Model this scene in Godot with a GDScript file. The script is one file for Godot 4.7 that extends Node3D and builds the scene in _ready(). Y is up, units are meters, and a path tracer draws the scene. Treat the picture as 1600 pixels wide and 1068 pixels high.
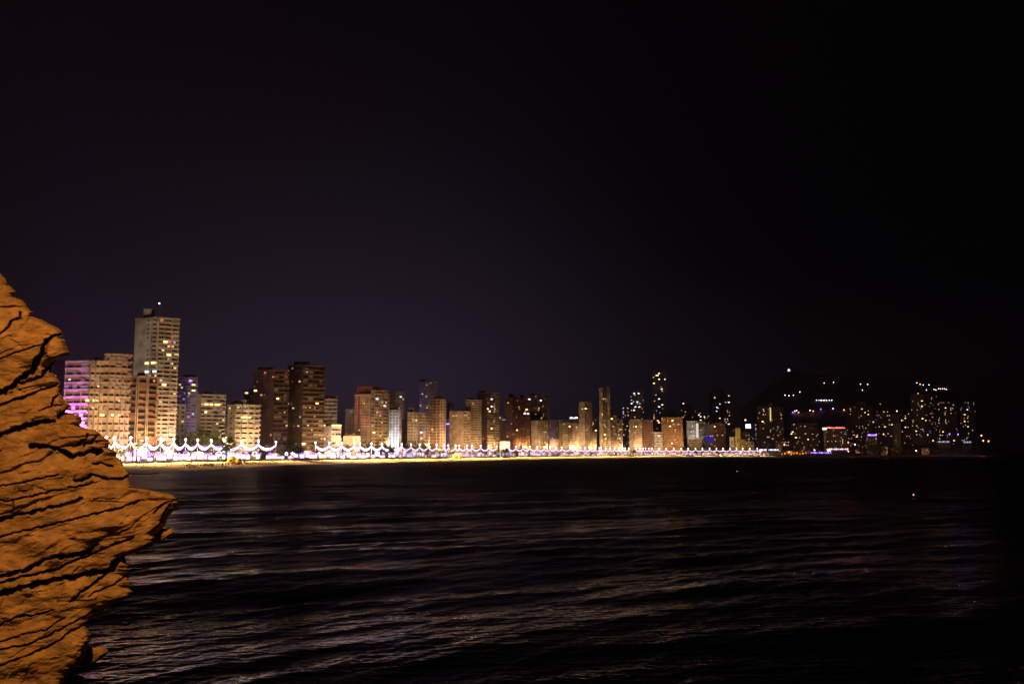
extends Node3D

# ---------------------------------------------------------------- camera model of the photograph (1600 x 1068 pixels)
const FOCAL := 1556.0
const PITCH := 0.11073
const EYE := 8.5
const BASE := 3.0                                   # height of the promenade and the town above the sea

var used := {}
var mats := {}
var tex := {}
var rng := RandomNumberGenerator.new()
var buildings := []                                 # [first px, last px, depth, short name]


func at(px: float, py: float, d: float) -> Vector3: # the point at horizontal depth d on the line of sight through a pixel of the photograph
	var xc := (px - 800.0) / FOCAL
	var yc := (534.0 - py) / FOCAL
	var t := d / (cos(PITCH) - yc * sin(PITCH))
	return Vector3(xc * t, EYE + (yc * cos(PITCH) + sin(PITCH)) * t, -d)


func spot(px: float, d: float, y := BASE) -> Vector3:
	var p := at(px, 707.0, d)
	return Vector3(p.x, y, p.z)


func curve(knots: Array, x: float) -> float:
	if x <= knots[0].x:
		return knots[0].y
	for i in range(1, knots.size()):
		if x <= knots[i].x:
			var a: Vector2 = knots[i - 1]
			var b: Vector2 = knots[i]
			return lerpf(a.y, b.y, (x - a.x) / (b.x - a.x))
	return knots[-1].y


# ---------------------------------------------------------------- mesh helper
class MB:
	var v := PackedVector3Array()
	var n := PackedVector3Array()
	var c := PackedColorArray()
	var i := PackedInt32Array()
	var tint := Color.WHITE

	func quad(a: Vector3, b: Vector3, cc: Vector3, d: Vector3) -> void:
		var nn := (b - a).cross(cc - a).normalized()
		var k := v.size()
		v.append_array(PackedVector3Array([a, b, cc, d]))
		for j in 4:
			n.append(nn)
			c.append(tint)
		i.append_array(PackedInt32Array([k, k + 2, k + 1, k, k + 3, k + 2]))

	func tri(a: Vector3, b: Vector3, cc: Vector3) -> void:
		var nn := (b - a).cross(cc - a).normalized()
		var k := v.size()
		v.append_array(PackedVector3Array([a, b, cc]))
		for j in 3:
			n.append(nn)
			c.append(tint)
		i.append_array(PackedInt32Array([k, k + 2, k + 1]))

	func box(o: Vector3, x: Vector3, y: Vector3, z: Vector3) -> void:
		if x.cross(y).dot(z) < 0.0:
			o += x
			x = -x
		quad(o, o + y, o + x + y, o + x)
		quad(o + z, o + x + z, o + x + y + z, o + y + z)
		quad(o, o + x, o + x + z, o + z)
		quad(o + y, o + y + z, o + x + y + z, o + x + y)
		quad(o, o + z, o + y + z, o + y)
		quad(o + x, o + x + y, o + x + y + z, o + x + z)

	func block(mid: Vector3, size: Vector3) -> void:
		box(mid - size / 2.0, Vector3(size.x, 0, 0), Vector3(0, size.y, 0), Vector3(0, 0, size.z))

	func prism(foot: Array, y0: float, y1: float) -> void:  # foot: Vector2(x, z) points
		var m := foot.size()
		var area := 0.0
		for j in m:
			area += foot[j].cross(foot[(j + 1) % m])
		var f := foot.duplicate()
		if area > 0.0:
			f.reverse()
		for j in m:
			var a: Vector2 = f[j]
			var b: Vector2 = f[(j + 1) % m]
			quad(Vector3(a.x, y0, a.y), Vector3(b.x, y0, b.y), Vector3(b.x, y1, b.y), Vector3(a.x, y1, a.y))
		var flat := PackedVector2Array(f)
		var t := Geometry2D.triangulate_polygon(flat)
		for j in range(0, t.size(), 3):
			var p := [flat[t[j]], flat[t[j + 1]], flat[t[j + 2]]]
			if (p[1] - p[0]).cross(p[2] - p[0]) > 0.0:
				p.reverse()
			tri(Vector3(p[0].x, y1, p[0].y), Vector3(p[1].x, y1, p[1].y), Vector3(p[2].x, y1, p[2].y))

	func tube(pts: Array, radii: Array, sides := 6) -> void:
		var k := v.size()
		for j in pts.size():
			var d: Vector3 = (pts[mini(j + 1, pts.size() - 1)] - pts[maxi(j - 1, 0)]).normalized()
			var s := d.cross(Vector3.UP if absf(d.y) < 0.95 else Vector3.RIGHT).normalized()
			var u := s.cross(d)
			for q in sides:
				var a := TAU * q / sides
				var o := s * cos(a) + u * sin(a)
				v.append(pts[j] + o * radii[j])
				n.append(o)
				c.append(tint)
		for j in pts.size() - 1:
			for q in sides:
				var a := k + j * sides + q
				var b := k + j * sides + (q + 1) % sides
				i.append_array(PackedInt32Array([a, b, a + sides, b, b + sides, a + sides]))
		for e in [0, pts.size() - 1]:
			for q in range(1, sides - 1):
				i.append_array(PackedInt32Array([k + e * sides, k + e * sides + q, k + e * sides + q + 1]))

	func ball(mid: Vector3, r: Vector3, rings := 6, sides := 10) -> void:
		var k := v.size()
		for a in rings + 1:
			var th := PI * a / rings
			for b in sides:
				var ph := TAU * b / sides
				var o := Vector3(sin(th) * cos(ph), cos(th), sin(th) * sin(ph))
				v.append(mid + o * r)
				n.append((o / r).normalized())
				c.append(tint)
		for a in rings:
			for b in sides:
				var p := k + a * sides + b
				var q := k + a * sides + (b + 1) % sides
				i.append_array(PackedInt32Array([p, p + sides, q, q, p + sides, q + sides]))

	func grid(rows: int, cols: int, points: PackedVector3Array, turned := false) -> void:  # smooth sheet, normals from the neighbours
		var k := v.size()
		v.append_array(points)
		for a in rows:
			for b in cols:
				var x := points[a * cols + mini(b + 1, cols - 1)] - points[a * cols + maxi(b - 1, 0)]
				var y := points[mini(a + 1, rows - 1) * cols + b] - points[maxi(a - 1, 0) * cols + b]
				var nn := x.cross(y) if turned else y.cross(x)
				n.append(nn.normalized() if nn.length_squared() > 1e-14 else Vector3.UP)
				c.append(tint)
		var t := PackedInt32Array()
		t.resize((rows - 1) * (cols - 1) * 6)
		var w := 0
		for a in rows - 1:
			for b in cols - 1:
				var p := k + a * cols + b
				t[w] = p
				t[w + 1] = p + (cols if turned else 1)
				t[w + 2] = p + (1 if turned else cols)
				t[w + 3] = p + 1
				t[w + 4] = p + (cols if turned else cols + 1)
				t[w + 5] = p + (cols + 1 if turned else cols)
				w += 6
		i.append_array(t)

	func done(material: Material) -> ArrayMesh:
		var a := []
		a.resize(Mesh.ARRAY_MAX)
		a[Mesh.ARRAY_VERTEX] = v
		a[Mesh.ARRAY_NORMAL] = n
		a[Mesh.ARRAY_COLOR] = c
		a[Mesh.ARRAY_INDEX] = i
		var m := ArrayMesh.new()
		m.add_surface_from_arrays(Mesh.PRIMITIVE_TRIANGLES, a)
		m.surface_set_material(0, material)
		return m


# ---------------------------------------------------------------- nodes
func numbered(called: String) -> String:
	var k: int = used.get(called, 0)
	used[called] = k + 1
	return called if k == 0 else "%s_%03d" % [called, k]


func tag(o: Node, label: String, category: String, group := "", kind := "") -> void:
	if label:
		o.set_meta("label", label)
	if category:
		o.set_meta("category", category)
	if group:
		o.set_meta("group", group)
	if kind:
		o.set_meta("kind", kind)


func thing(called: String, label: String, category: String, where: Vector3, turn := 0.0, group := "") -> Node3D:
	var o := Node3D.new()
	o.name = numbered(called)
	add_child(o, true)
	o.position = where
	o.rotation.y = turn
	tag(o, label, category, group)
	return o


func part(called: String, mesh: Mesh, parent: Node, kind := "") -> MeshInstance3D:
	var o := MeshInstance3D.new()
	o.name = called if parent != self else numbered(called)
	o.mesh = mesh
	o.cast_shadow = GeometryInstance3D.SHADOW_CASTING_SETTING_ON
	if kind:
		o.set_meta("kind", kind)
	parent.add_child(o, true)
	return o


func copy(o: Node3D, where: Vector3, turn := 0.0, label := "", group := "") -> Node3D:
	var r: Node3D = o.duplicate()
	r.name = numbered(String(o.get_meta("base_name", o.name)))
	add_child(r, true)
	r.position = where
	r.rotation.y = turn
	if label:
		r.set_meta("label", label)
	if group:
		r.set_meta("group", group)
	return r


# ---------------------------------------------------------------- materials
func lin(r: float, g: float, b: float) -> Color:
	return Color(r, g, b).linear_to_srgb()


func noise_tex(key: String, freq: float, lo: float, hi: float, size := 256, octaves := 4) -> ImageTexture:
	if tex.has(key):
		return tex[key]
	var nz := FastNoiseLite.new()
	nz.seed = key.hash() % 1000
	nz.frequency = freq
	nz.fractal_octaves = octaves
	var im := nz.get_seamless_image(size, size)
	im.convert(Image.FORMAT_RGB8)
	for y in size:
		for x in size:
			var k := lerpf(lo, hi, im.get_pixel(x, y).r)
			im.set_pixel(x, y, Color(k, k, k))
	tex[key] = ImageTexture.create_from_image(im)
	return tex[key]


func paint(key: String, c: Color, rough := 0.8, mottle := 0.02) -> StandardMaterial3D:
	if mats.has(key):
		return mats[key]
	var m := StandardMaterial3D.new()
	m.resource_name = key
	m.albedo_color = c
	m.roughness = rough
	if mottle > 0.0:
		m.albedo_texture = noise_tex("mottle", 0.02, 0.55, 1.0)
		m.uv1_triplanar = true
		m.uv1_world_triplanar = true
		m.uv1_scale = Vector3.ONE * mottle
	mats[key] = m
	return m


func glow(key: String, c: Color, energy: float) -> StandardMaterial3D:
	var full := "%s %.2f" % [key, energy]
	if mats.has(full):
		return mats[full]
	var m := StandardMaterial3D.new()
	m.resource_name = full
	m.albedo_color = Color(0.2, 0.2, 0.2)
	m.emission_enabled = true
	m.emission = c
	m.emission_energy_multiplier = energy
	mats[full] = m
	return m


func wall(key: String) -> StandardMaterial3D:
	var table := {
		"white": lin(0.72, 0.68, 0.62), "cream": lin(0.60, 0.50, 0.37), "tan": lin(0.44, 0.34, 0.23), "brown": lin(0.20, 0.125, 0.08), "umber": lin(0.11, 0.072, 0.05),
		"grey": lin(0.34, 0.32, 0.31), "slate": lin(0.24, 0.23, 0.235), "dark": lin(0.20, 0.185, 0.18), "red": lin(0.26, 0.065, 0.04), "mauve": lin(0.40, 0.34, 0.41),
		"yellow": lin(0.58, 0.45, 0.13), "orange": lin(0.50, 0.29, 0.12), "sand": lin(0.50, 0.42, 0.29), "rust": lin(0.30, 0.13, 0.07),
	}
	return paint("wall " + key, table[key])


func glass() -> StandardMaterial3D:
	return paint("window glass", lin(0.02, 0.021, 0.024), 0.12, 0.0)


const LIT := {
	"w": Color(1.0, 0.82, 0.62), "y": Color(1.0, 0.86, 0.55), "o": Color(1.0, 0.62, 0.32), "b": Color(0.82, 0.86, 1.0), "p": Color(1.0, 0.74, 0.9), "r": Color(1.0, 0.42, 0.36), "v": Color(0.62, 0.45, 1.0),
}


# ================================================================ scene
func _ready() -> void:
	rng.seed = 11
	set_camera_and_air()
	build_ground()
	build_sea()
	build_hill()
	build_rock()
	build_town()
	build_lamps()
	build_stalls()
	build_green()
	build_floodlights()
	build_far_lights()
	build_beach_life()


func set_camera_and_air() -> void:
	var cam := Camera3D.new()
	cam.name = "camera"
	cam.fov = rad_to_deg(2.0 * atan(534.0 / FOCAL))
	cam.position = Vector3(0, EYE, 0)
	cam.rotation.x = PITCH
	cam.near = 0.1
	cam.far = 20000.0
	add_child(cam)
	cam.current = true
	var w := 512
	var h := 256
	var im := Image.create(w, h, false, Image.FORMAT_RGBF)
	for y in h:
		var el := 90.0 - (y + 0.5) / h * 180.0
		for x in w:
			var az := wrapf((x + 0.5) / w * 360.0, -180.0, 180.0)   # a panorama starts at -Z
			var up := maxf(el, 0.0)
			var town := exp(-pow((az + 7.5) / (13.0 if az > -7.5 else 19.0), 2.0)) * exp(-up / 6.5)   # the glow of the lit town in the air above it
			var left := exp(-pow((az + 40.0) / 30.0, 2.0)) * exp(-up / 20.0)    # and of the old town round the viewpoint
			var c := Vector3(0.0007, 0.0006, 0.0010) + Vector3(0.0470, 0.0315, 0.0620) * town + Vector3(0.0062, 0.0026, 0.0026) * left
			im.set_pixel(x, y, Color(c.x, c.y, c.z))
	var pano := PanoramaSkyMaterial.new()
	pano.panorama = ImageTexture.create_from_image(im)
	var sky := Sky.new()
	sky.sky_material = pano
	var e := Environment.new()
	e.background_mode = Environment.BG_SKY
	e.sky = sky
	e.tonemap_mode = Environment.TONE_MAPPER_LINEAR
	e.tonemap_exposure = 1.0
	e.fog_enabled = true
	e.fog_density = 0.00012
	e.fog_light_color = Color(0.78, 0.80, 1.0)
	e.sdfgi_enabled = true
	e.ssao_enabled = true
	e.ssil_enabled = true
	var we := WorldEnvironment.new()
	we.name = "night_air"
	we.environment = e
	add_child(we)


# ---------------------------------------------------------------- shore
var WATER := [Vector2(-1500, 190), Vector2(-600, 240), Vector2(0, 330), Vector2(180, 385), Vector2(210, 402), Vector2(260, 440), Vector2(330, 525), Vector2(400, 640), Vector2(500, 770), Vector2(580, 845), Vector2(740, 1120), Vector2(860, 1410), Vector2(1000, 1760), Vector2(1100, 1840), Vector2(1180, 1880), Vector2(1300, 2050), Vector2(1420, 2220), Vector2(1530, 2380), Vector2(1575, 3000), Vector2(1600, 6000)]
var LAMPS := [Vector2(-600, 330), Vector2(0, 450), Vector2(178, 535), Vector2(228, 573), Vector2(300, 640), Vector2(400, 740), Vector2(500, 830), Vector2(580, 905), Vector2(660, 1040), Vector2(760, 1230), Vector2(900, 1600), Vector2(1000, 1890), Vector2(1100, 1960), Vector2(1180, 1990), Vector2(1300, 2150), Vector2(1420, 2330), Vector2(1530, 2450)]


func edge(px: float) -> float:                       # where the beach meets the promenade
	return maxf(curve(LAMPS, px) - 7.0, curve(WATER, px) + 12.0)


func strip(called: String, m: Material, p0: float, p1: float, step: float, shape: Callable, rows: int) -> MeshInstance3D:
	var cols := int((p1 - p0) / step) + 1
	var pts := PackedVector3Array()
	for r in rows:
		for k in cols:
			pts.append(shape.call(p0 + k * step, float(r) / (rows - 1)))
	var b := MB.new()
	b.grid(rows, cols, pts, true)
	var o := part(called, b.done(m), self)
	o.set_meta("kind", "structure")
	return o


func build_ground() -> void:
	var nz := FastNoiseLite.new()
	nz.seed = 5
	nz.frequency = 0.12
	var sand := StandardMaterial3D.new()
	sand.resource_name = "sand"
	sand.albedo_color = lin(0.50, 0.37, 0.12)
	sand.roughness = 0.95
	sand.albedo_texture = noise_tex("sand", 0.03, 0.7, 1.0)
	sand.uv1_triplanar = true
	sand.uv1_world_triplanar = true
	sand.uv1_scale = Vector3.ONE * 0.07
	strip("beach", sand, -1200.0, 1560.0, 4.0, func(px: float, t: float):
		var a := curve(WATER, px) - 12.0
		var d := lerpf(a, edge(px), t)
		var y := lerpf(-0.5, 2.7, pow(t, 0.8))
		var p := spot(px, d, y)
		p.y += nz.get_noise_2d(p.x, p.z) * 0.16 * minf(1.0, 4.0 * t * (1.0 - t) * 2.0)
		return p, 28)
	var foam := MB.new()
	var fr := RandomNumberGenerator.new()
	fr.seed = 31
	for k in 170:
		var px := 150.0 + 560.0 * pow(fr.randf(), 1.7)
		var d := curve(WATER, px) - 10.0 + fr.randf_range(-14.0, 3.0) * (1.0 if px < 340.0 else 0.5)
		var long := fr.randf_range(1.0, 6.0)
		var way := spot(px + 4.0, curve(WATER, px + 4.0)) - spot(px, curve(WATER, px))
		way = way.normalized().rotated(Vector3.UP, fr.randf_range(-0.3, 0.3))
		var o := spot(px, d, 0.14)
		for j in 5:
			var p := o + way * long * (j / 5.0 - 0.5) + Vector3(fr.randf_range(-0.2, 0.2), 0, fr.randf_range(-0.2, 0.2))
			foam.ball(p, Vector3(long * 0.14, fr.randf_range(0.06, 0.16), 0.35), 3, 6)
	part("foam", foam.done(paint("sea foam", lin(0.75, 0.75, 0.74), 0.7, 0.0)), self).set_meta("kind", "stuff")
	get_node("foam").set_meta("label", "broken white foam of small waves along the waterline")
	get_node("foam").set_meta("category", "foam")
	var paving := paint("promenade paving", lin(0.42, 0.38, 0.33), 0.7, 0.05)
	strip("promenade", paving, -1200.0, 1560.0, 6.0, func(px: float, t: float): return spot(px, edge(px) - 0.2 + t * 30.0, BASE), 2)
	var stone := paint("sea wall stone", lin(0.18, 0.165, 0.14), 0.8, 0.1)
	strip("sea_wall", stone, -1200.0, 1560.0, 6.0, func(px: float, t: float):
		var k := int(round(t * 3.0))
		return spot(px, edge(px) - (0.6 if k < 2 else 0.2), [1.2, 3.45, 3.45, 2.4][k]), 4)
	var asphalt := paint("asphalt", lin(0.055, 0.053, 0.052), 0.85, 0.05)
	strip("city_ground", asphalt, -1200.0, 1572.0, 12.0, func(px: float, t: float): return spot(px, lerpf(edge(px) + 29.0, 9000.0, t * t), BASE - 0.06 - t * 1.0), 6)


func build_sea() -> void:
	var m := StandardMaterial3D.new()
	m.resource_name = "sea water"
	m.albedo_color = lin(0.0018, 0.0028, 0.0024)
	m.roughness = 0.06
	m.metallic_specular = 0.25
	var nz := NoiseTexture2D.new()
	nz.width = 512
	nz.height = 512
	nz.seamless = true
	nz.as_normal_map = true
	nz.bump_strength = 6.0
	var f := FastNoiseLite.new()
	f.seed = 3
	f.frequency = 0.022
	f.fractal_octaves = 4
	nz.noise = f
	m.normal_enabled = true
	m.normal_texture = nz
	m.normal_scale = 0.27
	m.uv1_triplanar = true
	m.uv1_world_triplanar = true
	m.uv1_scale = Vector3.ONE * 0.16
	# wave trains: length, height, heading
	var waves := []
	var r := RandomNumberGenerator.new()
	r.seed = 21
	for k in 62:
		var length := 46.0 * pow(0.915, k)
		var head := deg_to_rad(124.0 + r.randf_range(-34.0, 34.0) * (0.5 + k * 0.02))
		waves.append([TAU / length, cos(head), sin(head), 0.0030 * length * r.randf_range(0.5, 1.1) * (0.45 if length > 9.0 else 1.0 if length > 3.0 else 1.2), r.randf() * TAU, length])
	var group := FastNoiseLite.new()
	group.seed = 8
	group.frequency = 0.028
	var rows := 760
	var cols := 620
	var pts := PackedVector3Array()
	pts.resize(rows * cols)
	for a in rows:
		var py := lerpf(1190.0, 707.7, float(a) / (rows - 1))
		var d := 0.0
		if a < 6:
			d = [2.0, 8.0, 14.0, 19.0, 22.0, 25.0][a]
		else:
			var slope := tan(atan((py - 534.0) / FOCAL) - PITCH)
			d = minf(EYE / maxf(slope, 0.00001), 15000.0)
		var gap := d * d / (EYE * FOCAL) * 0.64 + 0.02
		for b in cols:
			var q := (float(b) / (cols - 1) - 0.5) * 2.0
			var x := (q * 0.62 + pow(q, 7.0) * 1.2) * d
			var y := 0.0
			if d < 900.0 and d > 20.0:
				var lift := 1.0 + 0.9 * group.get_noise_2d(x, d * 0.8)
				for w in waves:
					if w[5] < gap * 1.5:
						break
					var s: float = sin(w[0] * (x * w[1] + d * w[2]) + w[4])
					y += w[3] * (s + 0.35 * s * absf(s)) * lift
			pts[a * cols + b] = Vector3(x, y, -d)
	# the ripples too small for the mesh count as roughness, more of them the farther away
	var first := 0
	for band in 26:
		var share := band / 25.0
		var q := [20000.0 if band == 25 else 50.0 * pow(12.0, share), lerpf(0.05, 0.46, share)]
		var last := first
		while last < rows - 1 and -pts[last * cols].z < q[0]:
			last += 1
		var mb := MB.new()
		mb.grid(last - first + 1, cols, pts.slice(first * cols, (last + 1) * cols), true)
		var mm: StandardMaterial3D = m.duplicate()
		mm.roughness = q[1]
		var o := part("sea", mb.done(mm), self)
		o.set_meta("kind", "structure")
		first = last


# ---------------------------------------------------------------- the dark hill beyond the bay
var RIDGE := [Vector2(1000, 707), Vector2(1090, 690), Vector2(1180, 625), Vector2(1237, 583), Vector2(1300, 590), Vector2(1350, 592), Vector2(1440, 596), Vector2(1480, 603), Vector2(1515, 632), Vector2(1550, 686), Vector2(1580, 706)]


func hill_point(px: float, t: float) -> Vector3:
	var far := at(px, curve(RIDGE, px), 4300.0)
	var d := 2480.0 + t * 1820.0
	var s := sin(clampf(t, 0.0, 1.0) * PI / 2.0)
	var p := spot(px, d, lerpf(BASE, maxf(far.y, BASE), pow(s, 1.25)))
	return p


func build_hill() -> void:
	var nz := FastNoiseLite.new()
	nz.seed = 9
	nz.frequency = 0.006
	var scrub := paint("hill scrub", lin(0.045, 0.043, 0.028), 0.95, 0.01)
	strip("hill", scrub, 1000.0, 1580.0, 5.0, func(px: float, t: float):
		var p := hill_point(px, minf(t * 1.25, 1.0))
		if t > 0.8:
			p = spot(px, 4300.0 + (t - 0.8) * 6000.0, lerpf(p.y, BASE, (t - 0.8) * 5.0))
		p.y += nz.get_noise_2d(p.x, p.z) * 9.0 * minf(1.0, t * 6.0) * clampf((p.y - BASE) / 40.0, 0.0, 1.0)
		return p, 40)


# ---------------------------------------------------------------- the lit rock in front
var OUTLINE := "425 0,432 7,438 11,447 12,454 23,460 20,470 34,474 40,486 50,494 48,499 64,507 77,513 92,522 96,528 97,531 101,550 108,555 104,558 88,565 87,572 82,582 81,588 84,595 93,599 96,609 94,619 97,644 102,646 116,652 125,664 126,669 133,672 147,681 160,691 172,700 172,706 181,713 181,718 190,727 192,732 197,742 201,752 203,762 204,763.5 227,767 243,770 254,773 268,778 278,791 277,807 265,818 259,832 248,841 246,856 230,865 201,869 192,876 196,883 203,896 201,919 202,924 210,933 203,939 183,952 163,964 145,975 131,991 140,1008 139,1026 132,1044 118,1064 101,1080 92,1130 110,1200 160"
var CRACKS := "3|0 521,13 511,17 501,30 496,31 488/9|0 611,17 603,34 588,49 578,56 561,66 551/6|66 551,66 541,73 531,88 522,97 523/5|30 598,64 588,68 578,88 563,101 555/4|0 632,34 620,56 612,76 605,90 598/7|0 678,25 668,64 658,83 657/7|48 695,74 696,101 705,113 712,126 708,157 703/4|116 750,135 747,143 740,157 743,169 748,189 748,203 740/3|80 633,83 622,91 617/6|92 650,99 644,99 622/3|145 725,157 723,175 727/2.5|0 782,18 781,72 769,116 760,145 753/5|0 810,20 805,54 798,109 785,127 778/2|20 783,21 805/3|0 837,54 825,109 812,154 800,190 792,216 782/6|0 899,36 890,76 871,101 867,123 865,143 856,150 849/4.5|0 910,36 900,82 890,118 875,163 856,208 838/8|0 925,42 914,72 907,101 901,172 889,181 876,206 867/4|109 939,127 924,154 904,176 890/2|138 930,178 912,203 895/3|0 975,31 961,60 959,82 952/3|0 1013,45 1006,82 988,109 975,147 953/3|0 1040,27 1028,54 1019,89 1002,109 986,131 975/1.5|0 1002,36 991,71 984,101 964/2|120 695,127 688,134 684,137 676/2|130 697,134 690/2|141 692,149 684,154 678/2|0 760,40 752,90 741/1.5|0 560,40 545,66 538/1.5|60 640,80 634,95 632/1.5|240 800,258 786,272 782/2|250 826,262 812,270 800"


func pairs(text: String) -> Array:
	var out := []
	for s in text.split(","):
		var q := s.split(" ")
		out.append(Vector2(float(q[0]), float(q[1])))
	return out


func build_rock() -> void:
	var mat := StandardMaterial3D.new()
	mat.resource_name = "sandstone"
	mat.vertex_color_use_as_albedo = true
	mat.roughness = 0.92
	mat.albedo_texture = noise_tex("stone", 0.02, 0.62, 1.0, 512, 5)
	mat.uv1_triplanar = true
	mat.uv1_world_triplanar = true
	mat.uv1_scale = Vector3(0.55, 1.3, 0.55)
	mat.heightmap_enabled = true
	mat.heightmap_texture = noise_tex("stone grain", 0.05, 0.0, 1.0, 512, 5)
	mat.heightmap_scale = 0.3
	var outline := pairs(OUTLINE)
	# carve the cracks into a raster of depths, one cell to a centimetre or so of stone
	var wide := 420
	var high := 740
	var x0 := -130.0
	var y0 := 410.0
	var cut := PackedFloat32Array()
	cut.resize(wide * high)
	var warp := FastNoiseLite.new()
	warp.seed = 4
	warp.frequency = 0.05
	for text in CRACKS.split("/"):
		var half := text.split("|")
		var w := float(half[0])
		var line := pairs(half[1])
		if line[0].x == 0.0:                          # cracks that leave the picture run on into the rest of the rock
			line.push_front(line[0] + (line[0] - line[1]).normalized() * 120.0)
		for k in line.size() - 1:
			var a: Vector2 = line[k]
			var b: Vector2 = line[k + 1]
			var reach := w * 1.6 + 3.0
			for y in range(maxi(0, int(minf(a.y, b.y) - y0 - reach)), mini(high, int(maxf(a.y, b.y) - y0 + reach))):
				for x in range(maxi(0, int(minf(a.x, b.x) - x0 - reach)), mini(wide, int(maxf(a.x, b.x) - x0 + reach))):
					var p := Vector2(x + x0, y + y0)
					p.y += warp.get_noise_2d(p.x * 1.1, p.y * 0.6) * 3.0 + warp.get_noise_2d(p.x * 9.0, p.y * 2.0) * 0.7
					var c := Geometry2D.get_closest_point_to_segment(p, a, b)
					var off := p - c
					var side := w * (0.42 if off.y < 0.0 else 0.95) * (1.0 if w >= 5.0 else 0.75)
					side *= 0.85 + 0.9 * warp.get_noise_2d(p.x * 1.2 + 100.0, p.y * 0.5)
					var q := 1.0 - off.length() / maxf(side, 0.8)
					if q > 0.0:
						var depth := (0.05 + w * 0.026) * minf(1.0, q * (2.6 if off.y < 0.0 else 1.3))
						cut[y * wide + x] = maxf(cut[y * wide + x], depth)
	var big := FastNoiseLite.new()
	big.seed = 14
	big.frequency = 0.011
	big.fractal_octaves = 3
	var fine := FastNoiseLite.new()
	fine.seed = 15
	fine.frequency = 0.08
	fine.fractal_octaves = 4
	var jut := RandomNumberGenerator.new()
	jut.seed = 77
	var step := PackedFloat32Array()
	for k in 400:
		step.append(jut.randf())
	var blocks := FastNoiseLite.new()
	blocks.seed = 23
	blocks.noise_type = FastNoiseLite.TYPE_CELLULAR
	blocks.cellular_return_type = FastNoiseLite.RETURN_CELL_VALUE
	blocks.frequency = 0.02
	var hues := PackedColorArray()
	var rows := 760
	var cols := 330
	var back := 26
	var all := cols + back
	var pts := PackedVector3Array()
	pts.resize(rows * all)
	var near := 8.6
	for a in rows:
		var py := 424.0 + a * 0.96
		if a > rows - 12:
			py += pow(a - rows + 12, 2.0) * 7.0          # the foot runs down to the sea
		var rim := curve(outline, py)
		var rs := py + 0.27 * rim
		rim += (step[int(rs / 6.5 + 60.0) % 400] - 0.5) * 5.0 + (step[int(rs / 2.4 + 160.0) % 400] - 0.5) * 1.6
		for b in all:
			var u := minf(float(b) / (cols - 1), 1.0)
			var px := lerpf(-900.0, -120.0, u * 12.0) if u < 1.0 / 12.0 else lerpf(-120.0, rim, 1.0 - pow(maxf(0.0, 1.0 - (u - 1.0 / 12.0) * 12.0 / 11.0), 1.25))
			var s := py + 0.27 * px + big.get_noise_2d(px * 0.4, py * 0.5) * 18.0
			s += fine.get_noise_2d(px * 0.5, py * 0.2) * 1.6
			var k1 := s / 24.0 + 40.0 + 0.9 * big.get_noise_1d(s * 1.7)
			var k2 := s / 6.5 + 90.0 + 0.8 * big.get_noise_1d(s * 3.0 + 500.0)
			var f1 := k1 - floorf(k1)
			var f2 := k2 - floorf(k2)
			var l1 := lerpf(step[int(k1) % 400], step[(int(k1) + 1) % 400], smoothstep(0.8, 1.0, f1))
			var l2 := lerpf(step[(int(k2) + 133) % 400], step[(int(k2) + 134) % 400], smoothstep(0.86, 1.0, f2))
			var worn := clampf(0.35 + 1.9 * big.get_noise_2d(px * 0.9 + 300.0, py * 0.9), 0.0, 1.0)   # where the thin beds show
			var out := 0.05 * l1 + 0.008 * l2 * worn - 0.004 * f2 * worn
			out += 0.028 * blocks.get_noise_2d(px * 0.55 + s * 0.2, s * 1.25) + 0.006 * blocks.get_noise_2d(px * 1.2 + s * 0.4 + 700.0, s * 3.4) * worn
			out += 0.13 * big.get_noise_2d(px * 0.5, py * 0.8 + 90.0) + 0.010 * fine.get_noise_2d(px * 0.35, py) + 0.0025 * fine.get_noise_2d(px * 1.6 + 50.0, py * 2.6)
			var tone := 0.78 + 0.30 * step[(int(k2) + 33) % 400] * worn + 0.22 * big.get_noise_2d(px * 1.3 + 900.0, py * 1.3) + 0.16 * fine.get_noise_2d(px * 0.7, py * 1.4 + 300.0)
			var pale := clampf(fine.get_noise_2d(px * 0.3 + 77.0, s * 0.6) * 1.4, 0.0, 0.5)
			hues.append(Color(0.46 * tone, lerpf(0.33, 0.36, pale) * tone, lerpf(0.20, 0.28, pale) * tone))
			var cx := clampi(int(px - x0), 0, wide - 2)
			var cy := clampi(int(py - y0), 0, high - 2)
			var fx := clampf(px - x0 - cx, 0.0, 1.0)
			var fy := clampf(py - y0 - cy, 0.0, 1.0)
			out -= lerpf(lerpf(cut[cy * wide + cx], cut[cy * wide + cx + 1], fx), lerpf(cut[(cy + 1) * wide + cx], cut[(cy + 1) * wide + cx + 1], fx), fy) if px > x0 else 0.0
			var t := clampf((rim - px) / 24.0, 0.0, 1.0)
			var d := near + 0.2 * (1.0 - sqrt(1.0 - pow(1.0 - t, 2.0))) - out * minf(1.0, 0.12 + t * 3.0)
			d += (py - 700.0) * -0.0008 + clampf((-120.0 - px) / 300.0, 0.0, 3.0) * 0.7
			var p := at(px, py, d)
			if b >= cols:                              # round the nose and back along the hidden side
				var q := float(b - cols + 1) / back
				p = at(px - 8.0 * q - 150.0 * q * q, py, d + 2.8 * q) + Vector3(fine.get_noise_2d(py, q * 60.0), 0.0, fine.get_noise_2d(py + 50.0, q * 60.0)) * 0.10 * q * q
			if a > rows - 12 and p.y < -0.6:
				p.y = -0.6 - 0.02 * (a - rows + 12)
			pts[a * all + b] = p
	var mb := MB.new()
	mb.grid(rows, all, pts)
	mb.c = hues
	var root := thing("cliff_rock", "large layered sandstone rock lit orange at the water's edge", "rock", Vector3.ZERO)
	part("rock_face", mb.done(mat), root)
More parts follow.
